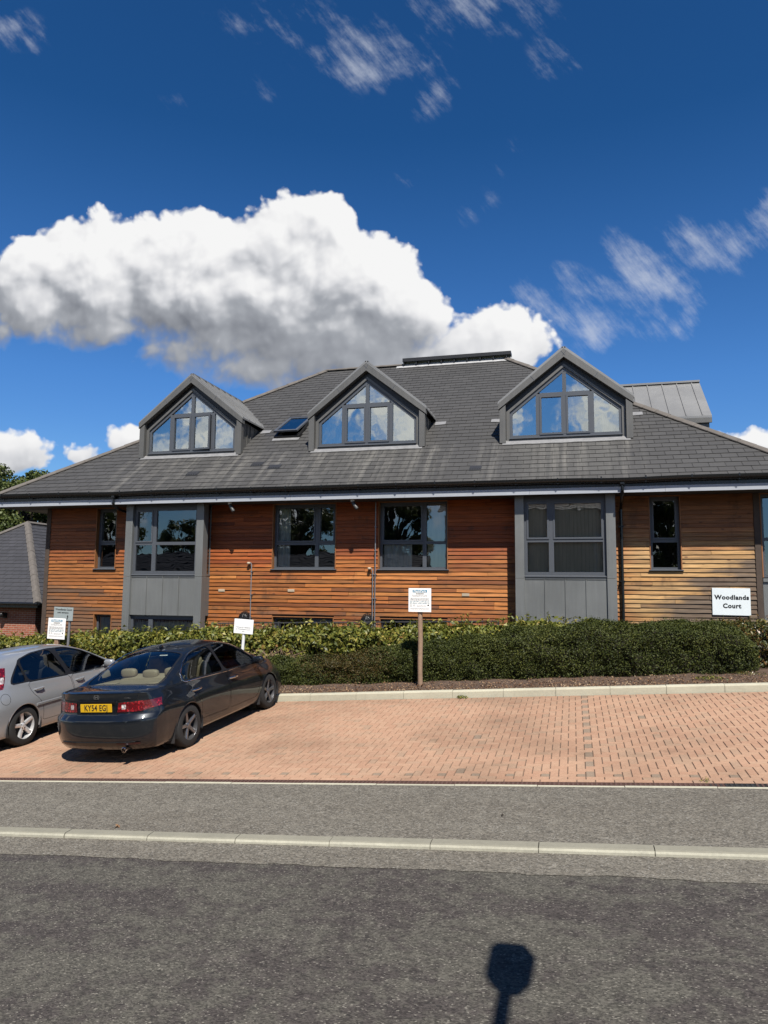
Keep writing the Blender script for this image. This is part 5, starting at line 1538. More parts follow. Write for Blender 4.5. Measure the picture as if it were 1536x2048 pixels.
# ------------------------------------------------------------------ trees
def tree(name, label, base, h, crown, n, leaf, seed, group=None, mat=None):
    """tapered trunk, forking limbs, and leaves gathered in clumps round the limb ends"""
    root = thing(name, label, 'tree', base, group)
    r = random.Random(seed); g = np.random.default_rng(seed)
    b = Vector(base); cz = h * crown[2]; R_ = crown[0]; RZ = crown[1]
    cen = b + Vector((0, 0, cz))
    mb = MB()
    mb.tube([b + Vector((0, 0, -0.3)), b + Vector((0.05, 0, h * 0.2)), b + Vector((-0.05, 0.1, h * 0.45)), cen + Vector((0, 0, RZ * 0.6))], [h * 0.035, h * 0.027, h * 0.02, h * 0.004], 9)
    cl = []
    for k in range(crown[3]):
        while True:
            d = Vector((r.uniform(-1, 1), r.uniform(-1, 1), r.uniform(-1, 1)))
            if 0.35 < d.length < 1: break
        d = d.normalized() * d.length ** 0.45
        p = cen + Vector((d.x * R_, d.y * R_, d.z * RZ)) * r.uniform(0.72, 1.02)
        cl.append((p, r.uniform(0.13, 0.28) * R_))
        st = b + Vector((0, 0, h * r.uniform(0.25, 0.5)))
        mb.tube([st, st.lerp(p, 0.5) + Vector((0, 0, 0.06 * h)), p], [h * 0.010, h * 0.006, h * 0.0015], 5, caps=False)
    mb.build('trunk', M_BARK, root, smooth=True)
    P = []; N = []; per = n // len(cl)
    for (p, q) in cl:
        for k in range(per):
            d = Vector(g.normal(0, 1, 3)).normalized(); rr = q * (g.uniform(0.0, 1.0) ** 0.45) * (1 + 0.35 * mnoise.noise(d * 1.7 + p))
            P.append(p + Vector((d.x, d.y, d.z * 0.8)) * rr); N.append(d + Vector((0, 0, 0.4)))
    leaf_object('crown', np.array(P), np.array(N), leaf, 0.6, 0.8, mat or M_TREE, root, seed)
    return root
tree('broadleaf_tree', 'tall dark green tree rising behind the left end of the slate roof', (-34.9, 40, gz(-26, 17) - 0.3), 11.8, (3.6, 4.3, 0.63, 90), 52000, 0.19, 5)
tree('broadleaf_tree', 'lower leafy tree at the left picture edge behind the small brick house', (-40.3, 41, gz(-26, 17) - 0.3), 10.2, (4.1, 4.1, 0.62, 80), 40000, 0.19, 6)
tree('broadleaf_tree', 'dense tree filling the gap between the left eave and the brick house roof', (-34.5, 46, gz(-26, 17) - 0.3), 8.2, (4.7, 3.6, 0.6, 70), 36000, 0.21, 7)
# across the road, seen as reflections in the windows
bz = gz(0, -5)
tree('street_tree', 'wide tree across the road reflected in the first floor window right of the left bay', (-24.5, -25, bz), 12.0, (4.0, 4.6, 0.62, 60), 14000, 0.24, 13)
tree('street_tree', 'big tree across the road reflected in a middle first floor window', (-14.6, -21, bz), 12.5, (3.4, 4.6, 0.62, 60), 16000, 0.24, 8)
tree('street_tree', 'round tree across the road reflected in the left bay window', (-37.2, -28, bz), 9.3, (2.7, 3.0, 0.66, 45), 10000, 0.22, 9)
tree('street_tree', 'tall tree across the road reflected in the narrow left window', (-46.0, -28, bz), 12.5, (4.6, 4.6, 0.62, 60), 14000, 0.26, 10)
tree('street_tree', 'tree across the road reflected in the narrow right hand window', (6.9, -19, bz), 10.5, (2.8, 3.8, 0.6, 50), 12000, 0.24, 12)

# ------------------------------------------------------------------ neighbouring houses
def hip_end_house():
    e0, e1, vf = -27.6, -18.40, 22.0; ez = -0.64; run = 4.6; zr = ez + run * 0.725; vb = 44.0
    root = thing('brick_house', 'low red brick house with dark slate hipped roof left of the timber building', 'house', (-23, 30, gz(-23, 17)))
    mb = MB(); z0 = gz(-23, 17) - 1.0
    mb.box(e0 + 0.36, e1 - 0.36, vf + 0.36, vb - 0.5, z0, ez - 0.02); mb.build('wall', M_BRICK, root)
    cs = 1 / math.sqrt(1 + 0.725 ** 2); tl = run / cs
    mb = MB()
    tile_slope(mb, (e0, vf, ez), (1, 0, 0), (0, cs, 0.725 * cs), (0, -0.725 * cs, cs), [(0, 0), (2 * run, 0), (run, tl)], 0.345, 0.25, seed=11)
    tile_slope(mb, (e1, vf, ez), (0, 1, 0), (-cs, 0, 0.725 * cs), (0.725 * cs, 0, cs), [(0, 0), (vb - vf, 0), (vb - vf, tl), (run, tl)], 0.345, 0.25, seed=12)
    mb.face([(e0, vf, ez), (e0 + run, vf + run, zr), (e0 + run, vb, zr), (e0, vb, ez)], 1)
    roof2 = mb.build('roof', [M_SLATE2, M_UNDER], root, fixn=False)
    mb = MB(); cap_tiles(mb, (e1, vf, ez + 0.03), (e1 - run, vf + run, zr + 0.03), 0.13, 0.06); cap_tiles(mb, (e0, vf, ez + 0.03), (e0 + run, vf + run, zr + 0.03), 0.13, 0.06); cap_tiles(mb, (e0 + run, vf + run, zr + 0.03), (e0 + run, vb, zr + 0.03), 0.13, 0.06)
    mb.build('ridge_tiles', M_RIDGE, roof2)
    mb = MB()
    for a, b in (((e0, vf - 0.05, ez - 0.02), (e1 + 0.05, vf - 0.05, ez - 0.02)), ((e1 + 0.05, vf - 0.05, ez - 0.02), (e1 + 0.05, vb, ez - 0.02))): mb.tube([a, b], 0.055, 10)
    mb.box(e0, e1, vf + 0.03, vf + 0.35, ez - 0.16, ez - 0.10); mb.box(e0, e1, vf + 0.0, vf + 0.025, ez - 0.16, ez - 0.02); mb.box(e1 - 0.35, e1 - 0.02, vf + 0.36, vb, ez - 0.16, ez - 0.10)
    mb.build('gutter', M_GUTTER, root, smooth=True)
    lamp = thing('wall_lamp', 'small black lamp on the red brick wall at the left edge', 'lamp', (-20.05, 22.33, -1.12))
    mb = MB(); rbox(mb, -20.12, -19.98, 22.29, 22.37, -1.2, -1.0, 0.01); mb.build('bracket', M_BLACKM, lamp)
    mb = MB(); mb.sup((-20.05, 22.19, -1.08), (0.09, 0.13, 0.09), 0.7, 10, 12); mb.build('lamp_head', M_BLACKM, lamp, smooth=True)
hip_end_house()
def road_house(name, label, u0, u1, v0, v1, ez, rz, wall, gable):
    root = thing(name, label, 'house', ((u0 + u1) / 2, (v0 + v1) / 2, bz))
    mb = MB(); 
    if gable: mb.prism([(u0, bz - 0.5), (u1, bz - 0.5), (u1, ez), ((u0 + u1) / 2, rz), (u0, ez)], 'y', v0, v1)
    else: mb.box(u0, u1, v0, v1, bz - 0.5, ez)
    mb.build('wall', wall, root)
    mb = MB(); o = 0.4
    if gable:
        c = (u0 + u1) / 2; s = (rz - ez) / (c - u0)
        for k in (-1, 1):
            e = c + k * (c - u0 + o); z = rz - s * (c - u0 + o)
            A = [(c, v0 - 0.25, rz + 0.05), (e, v0 - 0.25, z + 0.05), (e, v1 + 0.25, z + 0.05), (c, v1 + 0.25, rz + 0.05)]
            mb.hexa(A + [(p[0], p[1], p[2] + 0.1) for p in A])
    else:
        vm = (v0 + v1) / 2; cs = math.hypot(vm - v0 + o, rz - ez); T = ((vm - v1 - o) / cs, (rz - ez) / cs)
        tile_slope(mb, (u0 - o, v1 + o, ez), (1, 0, 0), (0, T[0], T[1]), (0, T[1], -T[0]), [(0, 0), (u1 - u0 + 2 * o, 0), (u1 - u0 + 2 * o, cs), (0, cs)], 0.33, 0.30, th=0.03, seed=31)
        A = [(u0 - o, v0 - o, ez), (u1 + o, v0 - o, ez), (u1 + o, vm, rz), (u0 - o, vm, rz)]; mb.face(A, 1)
    mb.build('roof', [M_SLATE2, M_UNDER], root, fixn=False)
    wv = v1 + 0.01
    for k in range(2):
        c = u0 + (u1 - u0) * (0.28 + 0.44 * k)
        if gable and k == 0: continue
        mb = MB(); mb.ring([(c - .6, bz + .95), (c + .6, bz + .95), (c + .6, bz + 2.1), (c - .6, bz + 2.1)], [(c - .53, bz + 1.02), (c + .53, bz + 1.02), (c + .53, bz + 2.03), (c - .53, bz + 2.03)], wv, wv + 0.05)
        w = mb.build('window', M_WHITE, root); mb = MB(); mb.face([(c - .53, wv + .02, bz + 1.02), (c + .53, wv + .02, bz + 1.02), (c + .53, wv + .02, bz + 2.03), (c - .53, wv + .02, bz + 2.03)]); mb.build('pane', M_VOID, w)
road_house('brick_house', 'buff brick two storey house across the road reflected in the right bay window', -8.2, 4.6, -19, -10.5, 5.0, 7.6, M_BUFF, False)
road_house('bungalow', 'low house with long tiled roof across the road reflected in the left windows', -36, -10.5, -17.5, -11.0, bz + 2.4, bz + 5.2, M_BRICK, False)
# ------------------------------------------------------------------ cars
def m_paint(name, c, metal, rough, flake=0.15):
    m, g = new_mat(name)
    o = g.obj(); n = g.noise(o, 900.0, 1.0, 0.5); d = g.noise(o, 6.0, 5.0, 0.65)
    s = g.vmath('SCALE', c); g.put(s.s.node.inputs['Scale'], (n - 0.5) * flake * 2 + 1.0)
    s = g.mix(g.sstep(d, 0.5, 0.8) * 0.10, s, (0.16, 0.14, 0.12))
    finish(g, pbsdf(g, s, rough, metal, 0.12, 1.0, None, 0.015, alb=0.75))
    return m
M_DARK = m_paint('paint_dark_blue_grey', (0.009, 0.012, 0.017), 0.25, 0.32)
M_SILV = m_paint('paint_silver', (0.40, 0.415, 0.43), 0.45, 0.34)
M_TRIM = simple('car_black_trim', (0.012, 0.012, 0.013), 0.4, var=0.1)
M_PLAST = simple('car_grey_plastic', (0.028, 0.028, 0.03), 0.55)
M_TYRE = simple('tyre_rubber', (0.018, 0.018, 0.018), 0.8, var=0.2, scale=20)
M_RIM = simple('alloy_dark', (0.22, 0.22, 0.23), 0.3, 0.8, var=0.1, scale=12)
M_RIMS = simple('alloy_bright', (0.80, 0.80, 0.80), 0.40, 0.6, var=0.08, scale=12)
M_DISC = simple('brake_disc', (0.05, 0.048, 0.046), 0.5, 0.5)
M_CHROME = simple('chrome', (0.75, 0.75, 0.76), 0.12, 1.0, var=0.03)
M_BEIGE = simple('seat_leather_beige', (0.56, 0.44, 0.29), 0.55, var=0.12, scale=6)
M_GREYS = simple('seat_cloth_grey', (0.05, 0.05, 0.055), 0.8)
M_PLATE = simple('number_plate_yellow', (0.80, 0.47, 0.012), 0.4, var=0.04)
def m_lamp(name, c, c2):
    m, g = new_mat(name)
    o = g.obj(); v = g.voro(g.vmath('MULTIPLY', o, (1, 1, 1)), 42.0, out='Color'); r = g.sep(v)[0]
    s = g.mix(g.sstep(r, 0.70, 0.95), c, c2)
    finish(g, pbsdf(g, s, 0.25, 0.0, 0.6, 1.0, g.bump(g.voro(o, 42.0), 0.35, 0.006)))
    return m
M_RED = m_lamp('lamp_red', (0.12, 0.002, 0.005), (0.42, 0.015, 0.022))
M_CLEAR = m_lamp('lamp_clear', (0.42, 0.36, 0.36), (0.85, 0.83, 0.80))
M_REFL = simple('reflector_dull_red', (0.05, 0.006, 0.008), 0.35)

def pchip(kn):
    xs = np.array([k[0] for k in kn], float); ys = np.array([k[1] for k in kn], float)
    h = np.diff(xs); d = np.diff(ys) / h; m = np.zeros(len(xs)); m[0], m[-1] = d[0], d[-1]
    for i in range(1, len(xs) - 1):
        if d[i - 1] * d[i] > 0:
            w1 = 2 * h[i] + h[i - 1]; w2 = h[i] + 2 * h[i - 1]; m[i] = (w1 + w2) / (w1 / d[i - 1] + w2 / d[i])
    def f(x):
        x = min(max(x, xs[0]), xs[-1]); i = min(int(np.searchsorted(xs, x, side='right')) - 1, len(h) - 1); t = (x - xs[i]) / h[i]
        return float((1 + 2 * t) * (1 - t) ** 2 * ys[i] + t * (1 - t) ** 2 * h[i] * m[i] + t * t * (3 - 2 * t) * ys[i + 1] + t * t * (t - 1) * h[i] * m[i + 1])
    return f

def inside(p, poly):
    x, y = p; c = False; n = len(poly)
    for i in range(n):
        x0, y0 = poly[i]; x1, y1 = poly[(i + 1) % n]
        if (y0 > y) != (y1 > y) and x < (x1 - x0) * (y - y0) / (y1 - y0) + x0: c = not c
    return c

def offset_poly(poly, d):
    """grow (d > 0) a counter-clockwise or clockwise outline"""
    n = len(poly); A = sum(poly[i][0] * poly[(i + 1) % n][1] - poly[(i + 1) % n][0] * poly[i][1] for i in range(n)); s = 1 if A > 0 else -1
    out = []
    for i in range(n):
        p0, p1, p2 = Vector(poly[i - 1]), Vector(poly[i]), Vector(poly[(i + 1) % n])
        e1 = (p1 - p0).normalized(); e2 = (p2 - p1).normalized()
        n1 = Vector((e1.y, -e1.x)) * s; n2 = Vector((e2.y, -e2.x)) * s
        b = n1 + n2; b = b / max(0.35, b.dot(n1)) if b.length > 1e-6 else n1
        out.append(tuple(p1 + b * d))
    return out

def round_poly(poly, it=2):
    """corner cutting: keeps straight sides, rounds the corners"""
    for _ in range(it):
        out = []
        for i in range(len(poly)):
            p, q = Vector(poly[i]), Vector(poly[(i + 1) % len(poly)]); L = (q - p).length; t = min(0.25, 0.05 / max(L, 1e-6)) if _ == 0 else 0.25 if L < 0.12 else 0.04 / L
            out += [tuple(p.lerp(q, t)), tuple(p.lerp(q, 1 - t))]
        poly = out
    return poly

class Shell:
    """body shell that can be cut along outlines and taken apart into panels"""
    def __init__(self, bm): self.bm = bm
    AX = {'xz': (0, 2, 1), 'yz': (1, 2, 0), 'xy': (0, 1, 2)}
    def cut(self, poly, ax, cond):
        i, j, k = self.AX[ax]; bm = self.bm; n = len(poly)
        for a in range(n):
            p, q = poly[a], poly[(a + 1) % n]
            dx, dy = q[0] - p[0], q[1] - p[1]
            if abs(dx) + abs(dy) < 1e-6: continue
            lo = (min(p[0], q[0]) - 0.004, min(p[1], q[1]) - 0.004); hi = (max(p[0], q[0]) + 0.004, max(p[1], q[1]) + 0.004)
            fs = []
            for f in bm.faces:
                c = f.calc_center_median()
                if not cond(c, f.normal): continue
                xs = [v.co[i] for v in f.verts]; ys = [v.co[j] for v in f.verts]
                if max(xs) < lo[0] or min(xs) > hi[0] or max(ys) < lo[1] or min(ys) > hi[1]: continue
                fs.append(f)
            if not fs: continue
            es = set(e for f in fs for e in f.edges); vs = set(v for f in fs for v in f.verts)
            no = [0, 0, 0]; no[i] = -dy; no[j] = dx; co = [0, 0, 0]; co[i] = p[0]; co[j] = p[1]
            bmesh.ops.bisect_plane(bm, geom=list(fs) + list(es) + list(vs), dist=1e-5, plane_co=co, plane_no=no)
    def pick(self, poly, ax, cond):
        i, j, k = self.AX[ax]; out = []
        for f in self.bm.faces:
            c = f.calc_center_median()
            if cond(c, f.normal) and inside((c[i], c[j]), poly): out.append(f)
        return out
    def take(self, faces, name, mat, parent, push=0.0, smooth=True):
        mp = {}; nb = bmesh.new()
        for f in faces:
            vs = []
            for v in f.verts:
                if v not in mp: mp[v] = nb.verts.new(v.co + v.normal * push)
                vs.append(mp[v])
            try: nf = nb.faces.new(vs); nf.smooth = smooth
            except ValueError: pass
        bmesh.ops.delete(self.bm, geom=faces, context='FACES')
        me = bpy.data.meshes.new(name); nb.to_mesh(me); nb.free()
        me.materials.append(mat)
        return link_mesh(name, me, parent)

def car(name, label, mats, cf, pos, ang):
    """x forward from the rear axle, y left, z up from the ground"""
    u, v = pos
    paint, rimmat, seatmat = mats
    root = thing(name, label, 'car', (0, 0, 0)); root['_local'] = 1
    fwd = Vector((math.sin(ang), math.cos(ang), 0)); nrm = Vector((-0.0651, -0.0569, 1)).normalized()
    fwd = (fwd - nrm * fwd.dot(nrm)).normalized(); left = nrm.cross(fwd)
    o = Vector((u, v, gz(u, v, 0.0)))
    root.matrix_world = Matrix(((fwd.x, left.x, nrm.x, o.x), (fwd.y, left.y, nrm.y, o.y), (fwd.z, left.z, nrm.z, o.z), (0, 0, 0, 1)))
    xr, xf, wb, wr = cf['xr'], cf['xf'], cf['wb'], cf['wr']
    ztop, zbelt, wbelt, wmax = pchip(cf['top']), pchip(cf['belt']), pchip(cf['wbelt']), pchip(cf['wmax'])
    XR, XF = pchip(cf['rear']), pchip(cf['front']); z0 = 0.20; tumble = cf['tumble']
    shape = pchip(cf['shape'])
    crown = cf['crown']
    def side_y(x, z):
        zb = zbelt(x); t = (z - z0) / (zb - z0); wm = wmax(x)
        y = wm * shape(t); k = max(0.0, (t - 0.55) / 0.45); k = k * k
        y = y * (1 - k) + wbelt(x) * k if t > 0.55 else y
        for xw in (0, wb): y += 0.020 * math.exp(-((x - xw) / 0.36) ** 2) * math.exp(-((z - 0.52) / 0.26) ** 2)
        return y
    NS, NC, ND = 22, 11, 13
    xs = sorted(set(list(np.linspace(xr, xr + 0.5, 14)) + list(np.linspace(xr + 0.5, xf - 0.5, 74)) + list(np.linspace(xf - 0.5, xf, 14))))
    def warp(x, y, z):
        if x < xr + 0.62:
            f = ((xr + 0.62 - x) / 0.62) ** 1.7; return x + f * (XR(z) + cf['rcurve'] * (abs(y) / 0.88) ** 4.2 + cf['rbow'] * (y / 0.88) ** 2 - xr)
        if x > xf - 0.75:
            f = ((x - xf + 0.75) / 0.75) ** 1.7; return x + f * (XF(z) - 0.40 * (abs(y) / 0.88) ** 3 - xf)
        return x
    def section(x):
        zb, zt = zbelt(x), ztop(x); pts = [(0.0, z0), (0.4, z0)]
        for i in range(NS): 
            z = z0 + (zb - z0) * i / (NS - 1); pts.append((side_y(x, z), z))
        wbv = pts[-1][1] and wbelt(x)
        zr = max(zb + 0.012, zt - crown(zt - zb)); yr = wbv - (zr - zb) * tumble
        cd = [(wbv - (zr - zb) * tumble * (i / NC), zb + (zr - zb) * i / NC) for i in range(1, NC + 1)]
        for i in range(1, ND + 1):
            t = 1 - i / ND; y = yr * t; cd.append((y, zr + (zt - zr) * (1 - t ** 2.3)))
        seq = [pts[-1]] + cd
        for _ in range(cf.get('smooth', 3)):
            s2 = list(seq)
            for i in range(1, len(seq) - 1): s2[i] = (seq[i - 1][0] * .25 + seq[i][0] * .5 + seq[i + 1][0] * .25, seq[i - 1][1] * .25 + seq[i][1] * .5 + seq[i + 1][1] * .25)
            seq = s2
        return pts[:-1] + seq
    bm = bmesh.new(); secs = [section(x) for x in xs]; K = len(secs[0])
    grid = {}
    for s in (1, -1):
        for a, x in enumerate(xs):
            for k in range(K):
                y, z = secs[a][k]; grid[s, a, k] = bm.verts.new((warp(x, y, z), s * y, z))
        for a in range(len(xs) - 1):
            for k in range(K - 1):
                q = [grid[s, a, k], grid[s, a + 1, k], grid[s, a + 1, k + 1], grid[s, a, k + 1]]
                if s > 0: q.reverse()
                bm.faces.new(q)
    # closed ends: rows across the car at every side point
    dfr = [secs[0][K - ND - 1 + i][0] / max(1e-6, secs[0][K - ND - 1][0]) for i in range(ND + 1)]
    for end, a in ((0, 0), (1, len(xs) - 1)):
        sec = secs[a]; J = K - ND - 1; yl = [sec[K - ND - 1 + i][0] for i in range(ND + 1)]
        fr = [y / max(1e-6, yl[0]) for y in yl]; zc = sec[K - 1][1] - sec[J][1]; rows = []
        for k in range(2, J + 1):
            y, z = sec[k]; t = (k - 2) / (J - 2); row = []
            full = [f * y for f in fr] + [-f * y for f in reversed(fr[:-1])]
            for i, yy in enumerate(full):
                f = abs(yy / max(y, 1e-6)); zz = z + t ** 2 * (sec[K - ND - 1 + (i if i <= ND else 2 * ND - i)][1] - sec[J][1])
                X = warp(xs[a], yy, zz); row.append(bm.verts.new((X, yy, zz)))
            rows.append(row)
        for r0, r1 in zip(rows[:-1], rows[1:]):
            for i in range(len(r0) - 1):
                q = [r0[i], r0[i + 1], r1[i + 1], r1[i]]
                if end: q.reverse()
                bm.faces.new(q)
    bmesh.ops.remove_doubles(bm, verts=bm.verts, dist=2e-4)
    for f in bm.faces: f.smooth = True
    bmesh.ops.recalc_face_normals(bm, faces=bm.faces)
    bm.normal_update()
    sh = Shell(bm)
    parts = {}
    # wheel arches
    ar = cf['arch']
    for xw in (0.0, wb):
        circ = [(xw + ar * math.cos(t), 0.315 + ar * math.sin(t)) for t in [2 * math.pi * i / 40 for i in range(40)]]
        cond = lambda c, n: abs(c.y) > 0.45 and c.z < 0.80
        sh.cut(circ, 'xz', cond); fs = sh.pick(circ, 'xz', cond); bmesh.ops.delete(bm, geom=fs, context='FACES')
    # windows, each with a black surround
    def opening(poly, ax, cond, gname, rim, rimmat_, push=-0.006):
        poly = round_poly(poly)
        big = offset_poly(poly, rim) if rim else poly
        if rim: sh.cut(big, ax, cond)
        sh.cut(poly, ax, cond)
        bm.normal_update()
        g = sh.take(sh.pick(poly, ax, cond), gname, M_GLASSC, root, push)
        if rim: sh.take(sh.pick(big, ax, cond), 'window_surround', rimmat_, root, 0.0015)
        return g
    for s in (1, -1):
        cond = lambda c, n, s=s: c.y * s > 0.42 and c.z > 0.78
        dlo = round_poly(cf['dlo'], 1); sh.cut(dlo, 'xz', cond)
        for w in cf['side_windows']: opening(w, 'xz', cond, 'side_window', 0, M_TRIM)
        bm.normal_update(); sh.take(sh.pick(dlo, 'xz', cond), 'window_surround', M_TRIM, root, 0.001)
    for w, gname in ((cf['rear_window'], 'rear_window'), (cf['windscreen'], 'windscreen')):
        cond = lambda c, n: c.z > 0.80
        opening(w, 'xy', cond, gname, 0.03, M_TRIM, -0.003)
    # lamps
    for s in (1, -1):
        for lp in cf['lamps']:
            poly = [(y * s, z) for y, z in lp['poly']] if lp['ax'] == 'yz' else lp['poly']
            if lp['ax'] == 'yz': cond = lambda c, n, s=s, lp=lp: c.x < lp['xmax'] and c.y * s > 0.02
            else: cond = lambda c, n, s=s, lp=lp: c.y * s > 0.3 and c.x < lp['xmax']
            if lp['ax'] == 'yz':
                sh.cut([(lp['xmax'] - 0.06, lp['tz'][0]), (lp['xmax'], lp['tz'][1]), (lp['xmax'] + 0.0, lp['tz'][1] + 0.4), (xr - 0.4, lp['tz'][1] + 0.4), (xr - 0.4, lp['tz'][0])], 'xz', lambda c, n, s=s: c.y * s > 0.5 and c.x < -0.3)
            sh.cut(poly, lp['ax'], cond); bm.normal_update()
            fs = sh.pick(poly, lp['ax'], cond)
            if lp['ax'] == 'yz': 
                def lim(c): return lp['xmax'] - 0.06 + 0.06 * (c.z - lp['tz'][0]) / (lp['tz'][1] - lp['tz'][0])
                fs = [f for f in fs if f.calc_center_median().x < lim(f.calc_center_median()) or abs(f.calc_center_median().y) < 0.5]
            L = sh.take(fs, 'tail_lamp', M_RED, root, 0.004)
            for ip in lp.get('clear', []):
                nb = bmesh.new(); nb.from_mesh(L.data); s3 = Shell(nb); pp = [(y * s, z) for y, z in ip] if lp['ax'] == 'yz' else ip
                s3.cut(pp, lp['ax'], lambda c, n: True); nb.normal_update(); fs = s3.pick(pp, lp['ax'], lambda c, n: True)
                if fs: s3.take(fs, 'reversing_lamp', M_CLEAR, L, 0.001)
                nb.to_mesh(L.data); nb.free()
    # doors: shut lines, then the door skins as panels of their own
    for s in (1, -1):
        cond = lambda c, n, s=s: c.y * s > 0.42
        for dp in cf['doors']:
            dp = round_poly(dp, 1); inn = offset_poly(dp, -0.0075)
            sh.cut(dp, 'xz', cond); sh.cut(inn, 'xz', cond); bm.normal_update()
            d = sh.take(sh.pick(inn, 'xz', cond), 'door', paint, root)
            fs = sh.pick(dp, 'xz', cond)
            sh.take(fs, 'door_seal', M_TRIM, root, -0.006)
            xs_ = [p[0] for p in dp]; hx = min(xs_) + cf['hoff']; hz = cf['hz'](hx); yb = side_y(hx, hz)
            mb = MB(); 
            pts = [(hx - 0.10, s * (side_y(hx - 0.10, hz) - 0.005), hz - 0.004), (hx - 0.085, s * (yb + 0.032), hz), (hx + 0.0, s * (yb + 0.040), hz + 0.002), (hx + 0.085, s * (yb + 0.034), hz + 0.006), (hx + 0.10, s * (yb - 0.005), hz + 0.006)]
            mb.tube(pts, [0.014, 0.016, 0.017, 0.016, 0.013], 8)
            rows = []
            for i in range(7): 
                rows.append([(hx + 0.01 + 0.065 * (j / 8 - 0.5) * 2, s * (side_y(hx, hz) + 0.002), hz + 0.034 * (i / 6 - 0.5) * 2 * math.sqrt(max(0, 1 - ((j / 8 - 0.5) * 2) ** 2))) for j in range(9)])
            mb.build('handle', M_CHROME if cf['chrome_handle'] else paint, d, smooth=True)
            if cf.get('rubstrip'):
                zz = cf['rubstrip']; x0, x1 = min(xs_) + 0.10, max(xs_) - 0.03; mb = MB(); rows = []
                for i in range(13):
                    x = x0 + (x1 - x0) * i / 12; y = side_y(x, zz)
                    rows.append([(x, s * (y - 0.004), zz - 0.024), (x, s * (y + 0.013), zz - 0.017), (x, s * (y + 0.015), zz + 0.014), (x, s * (y - 0.004), zz + 0.022)])
                mb.grid(rows); mb.face(rows[0]); mb.face(rows[-1]); mb.build('side_moulding', paint, d, smooth=True)
        if cf.get('filler') and s < 0:
            x, z, r = cf['filler']; circ = [(x + r * math.cos(t), z + r * math.sin(t)) for t in [2 * math.pi * i / 32 for i in range(32)]]; cin = [(x + (r - 0.006) * math.cos(t), z + (r - 0.006) * math.sin(t)) for t in [2 * math.pi * i / 32 for i in range(32)]]
            sh.cut(circ, 'xz', cond); sh.cut(cin, 'xz', cond); bm.normal_update()
            sh.take(sh.pick(cin, 'xz', cond), 'fuel_flap', paint, root); sh.take(sh.pick(circ, 'xz', cond), 'fuel_flap_gap', M_TRIM, root, -0.004)
    # boot lid and bumper shut lines on the tail
    for (poly, ax, xmax) in cf.get('gaps', []):
        inn = offset_poly(poly, -0.011); cond = lambda c, n: c.x < xmax and n.x < -0.3
        sh.cut(poly, ax, cond); sh.cut(inn, ax, cond); bm.normal_update()
        sh.take(sh.pick(inn, ax, cond), 'boot_lid', paint, root)
        sh.take(sh.pick(poly, ax, cond), 'boot_gap', M_TRIM, root, -0.006)
    me = bpy.data.meshes.new('body'); bm.to_mesh(me); bm.free(); me.materials.append(paint)
    body = link_mesh('body', me, root)
    # arch lips, liners, floor
    for xw in (0.0, wb):
        for s in (1, -1):
            pth = []; mb = MB()
            for i in range(25):
                t = math.pi * (-0.06 + 1.12 * i / 24); x, z = xw + (ar - 0.004) * math.cos(t), 0.315 + (ar - 0.004) * math.sin(t)
                pth.append((x, s * (side_y(x, max(z, 0.21)) - 0.012), z))
            mb.tube(pth, 0.013, 6)
            mb.build('arch_lip', paint, root, smooth=True)
    mb = MB()
    for xw in (0.0, wb):
        for s in (1, -1):
            rows = [[(xw + (ar + 0.01) * math.cos(t), s * y, 0.315 + (ar + 0.01) * math.sin(t)) for y in (0.55, side_y(xw, 0.5) - 0.02)] for t in [math.pi * (-0.1 + 1.2 * i / 20) for i in range(21)]]
            mb.grid(rows); mb.face([(xw + ar * math.cos(t), s * 0.55, 0.315 + ar * math.sin(t)) for t in [2 * math.pi * i / 20 for i in range(20)]])
    mb.box(xr + 0.40, xf - 0.45, -0.66, 0.66, 0.17, 0.24)
    mb.box(0.2, wb - 0.5, -0.74, 0.74, 0.24, 0.40)
    mb.build('underbody', M_PLAST, root, fixn=False)
    # wheels
    for xw in (0.0, wb):
        for s in (1, -1):
            yo = s * cf['track']; W_ = 0.205
            mb = MB(); prof = [(wr * 0.66, -W_ / 2), (wr * 0.90, -W_ / 2), (wr * 0.975, -W_ * 0.42), (wr, -W_ * 0.28), (wr, W_ * 0.28), (wr * 0.975, W_ * 0.42), (wr * 0.90, W_ / 2), (wr * 0.66, W_ / 2), (wr * 0.64, 0)]
            w = thing_part = None
            mb.lathe([(r, t) for r, t in prof], (xw, yo - s * W_ / 2, wr), 'y', 40)
            mb.lathe([(wr * 0.97, 0.0), (wr * 0.3, 0.0)], (xw, yo - s * W_ * 0.6, wr), 'y', 40)
            wheel = mb.build('wheel', M_TYRE, root, smooth=True)
            ro = wr * 0.685; mb = MB(); yf = yo - s * 0.010
            mb.lathe([(ro, -s * 0.0), (ro * 1.0, s * 0.006), (ro * 0.955, s * 0.004), (ro * 0.92, -s * 0.03), (ro * 0.90, -s * 0.12)], (xw, yf, wr), 'y', 40)
            for k in range(5):
                a = 2 * math.pi * k / 5 + math.pi / 2 + cf['spoke_rot'] + xw * 0.3
                ca, sa = math.cos(a), math.sin(a)
                def Q(r, t, d): return (xw + ca * r - sa * t, yf + s * d, wr + sa * r + ca * t)
                w0, w1, w2 = cf['spoke']
                rows = []
                for (r, hw, d) in ((0.030, w0, -0.022), (ro * 0.45, w1, -0.016), (ro * 0.8, w1 * 1.05, -0.010), (ro * 0.955, w2, -0.004)):
                    rows.append([Q(r, -hw, d - 0.030), Q(r, -hw, d - 0.004), Q(r, -hw * 0.62, d + 0.003), Q(r, hw * 0.62, d + 0.003), Q(r, hw, d - 0.004), Q(r, hw, d - 0.030)])
                mb.grid(rows)
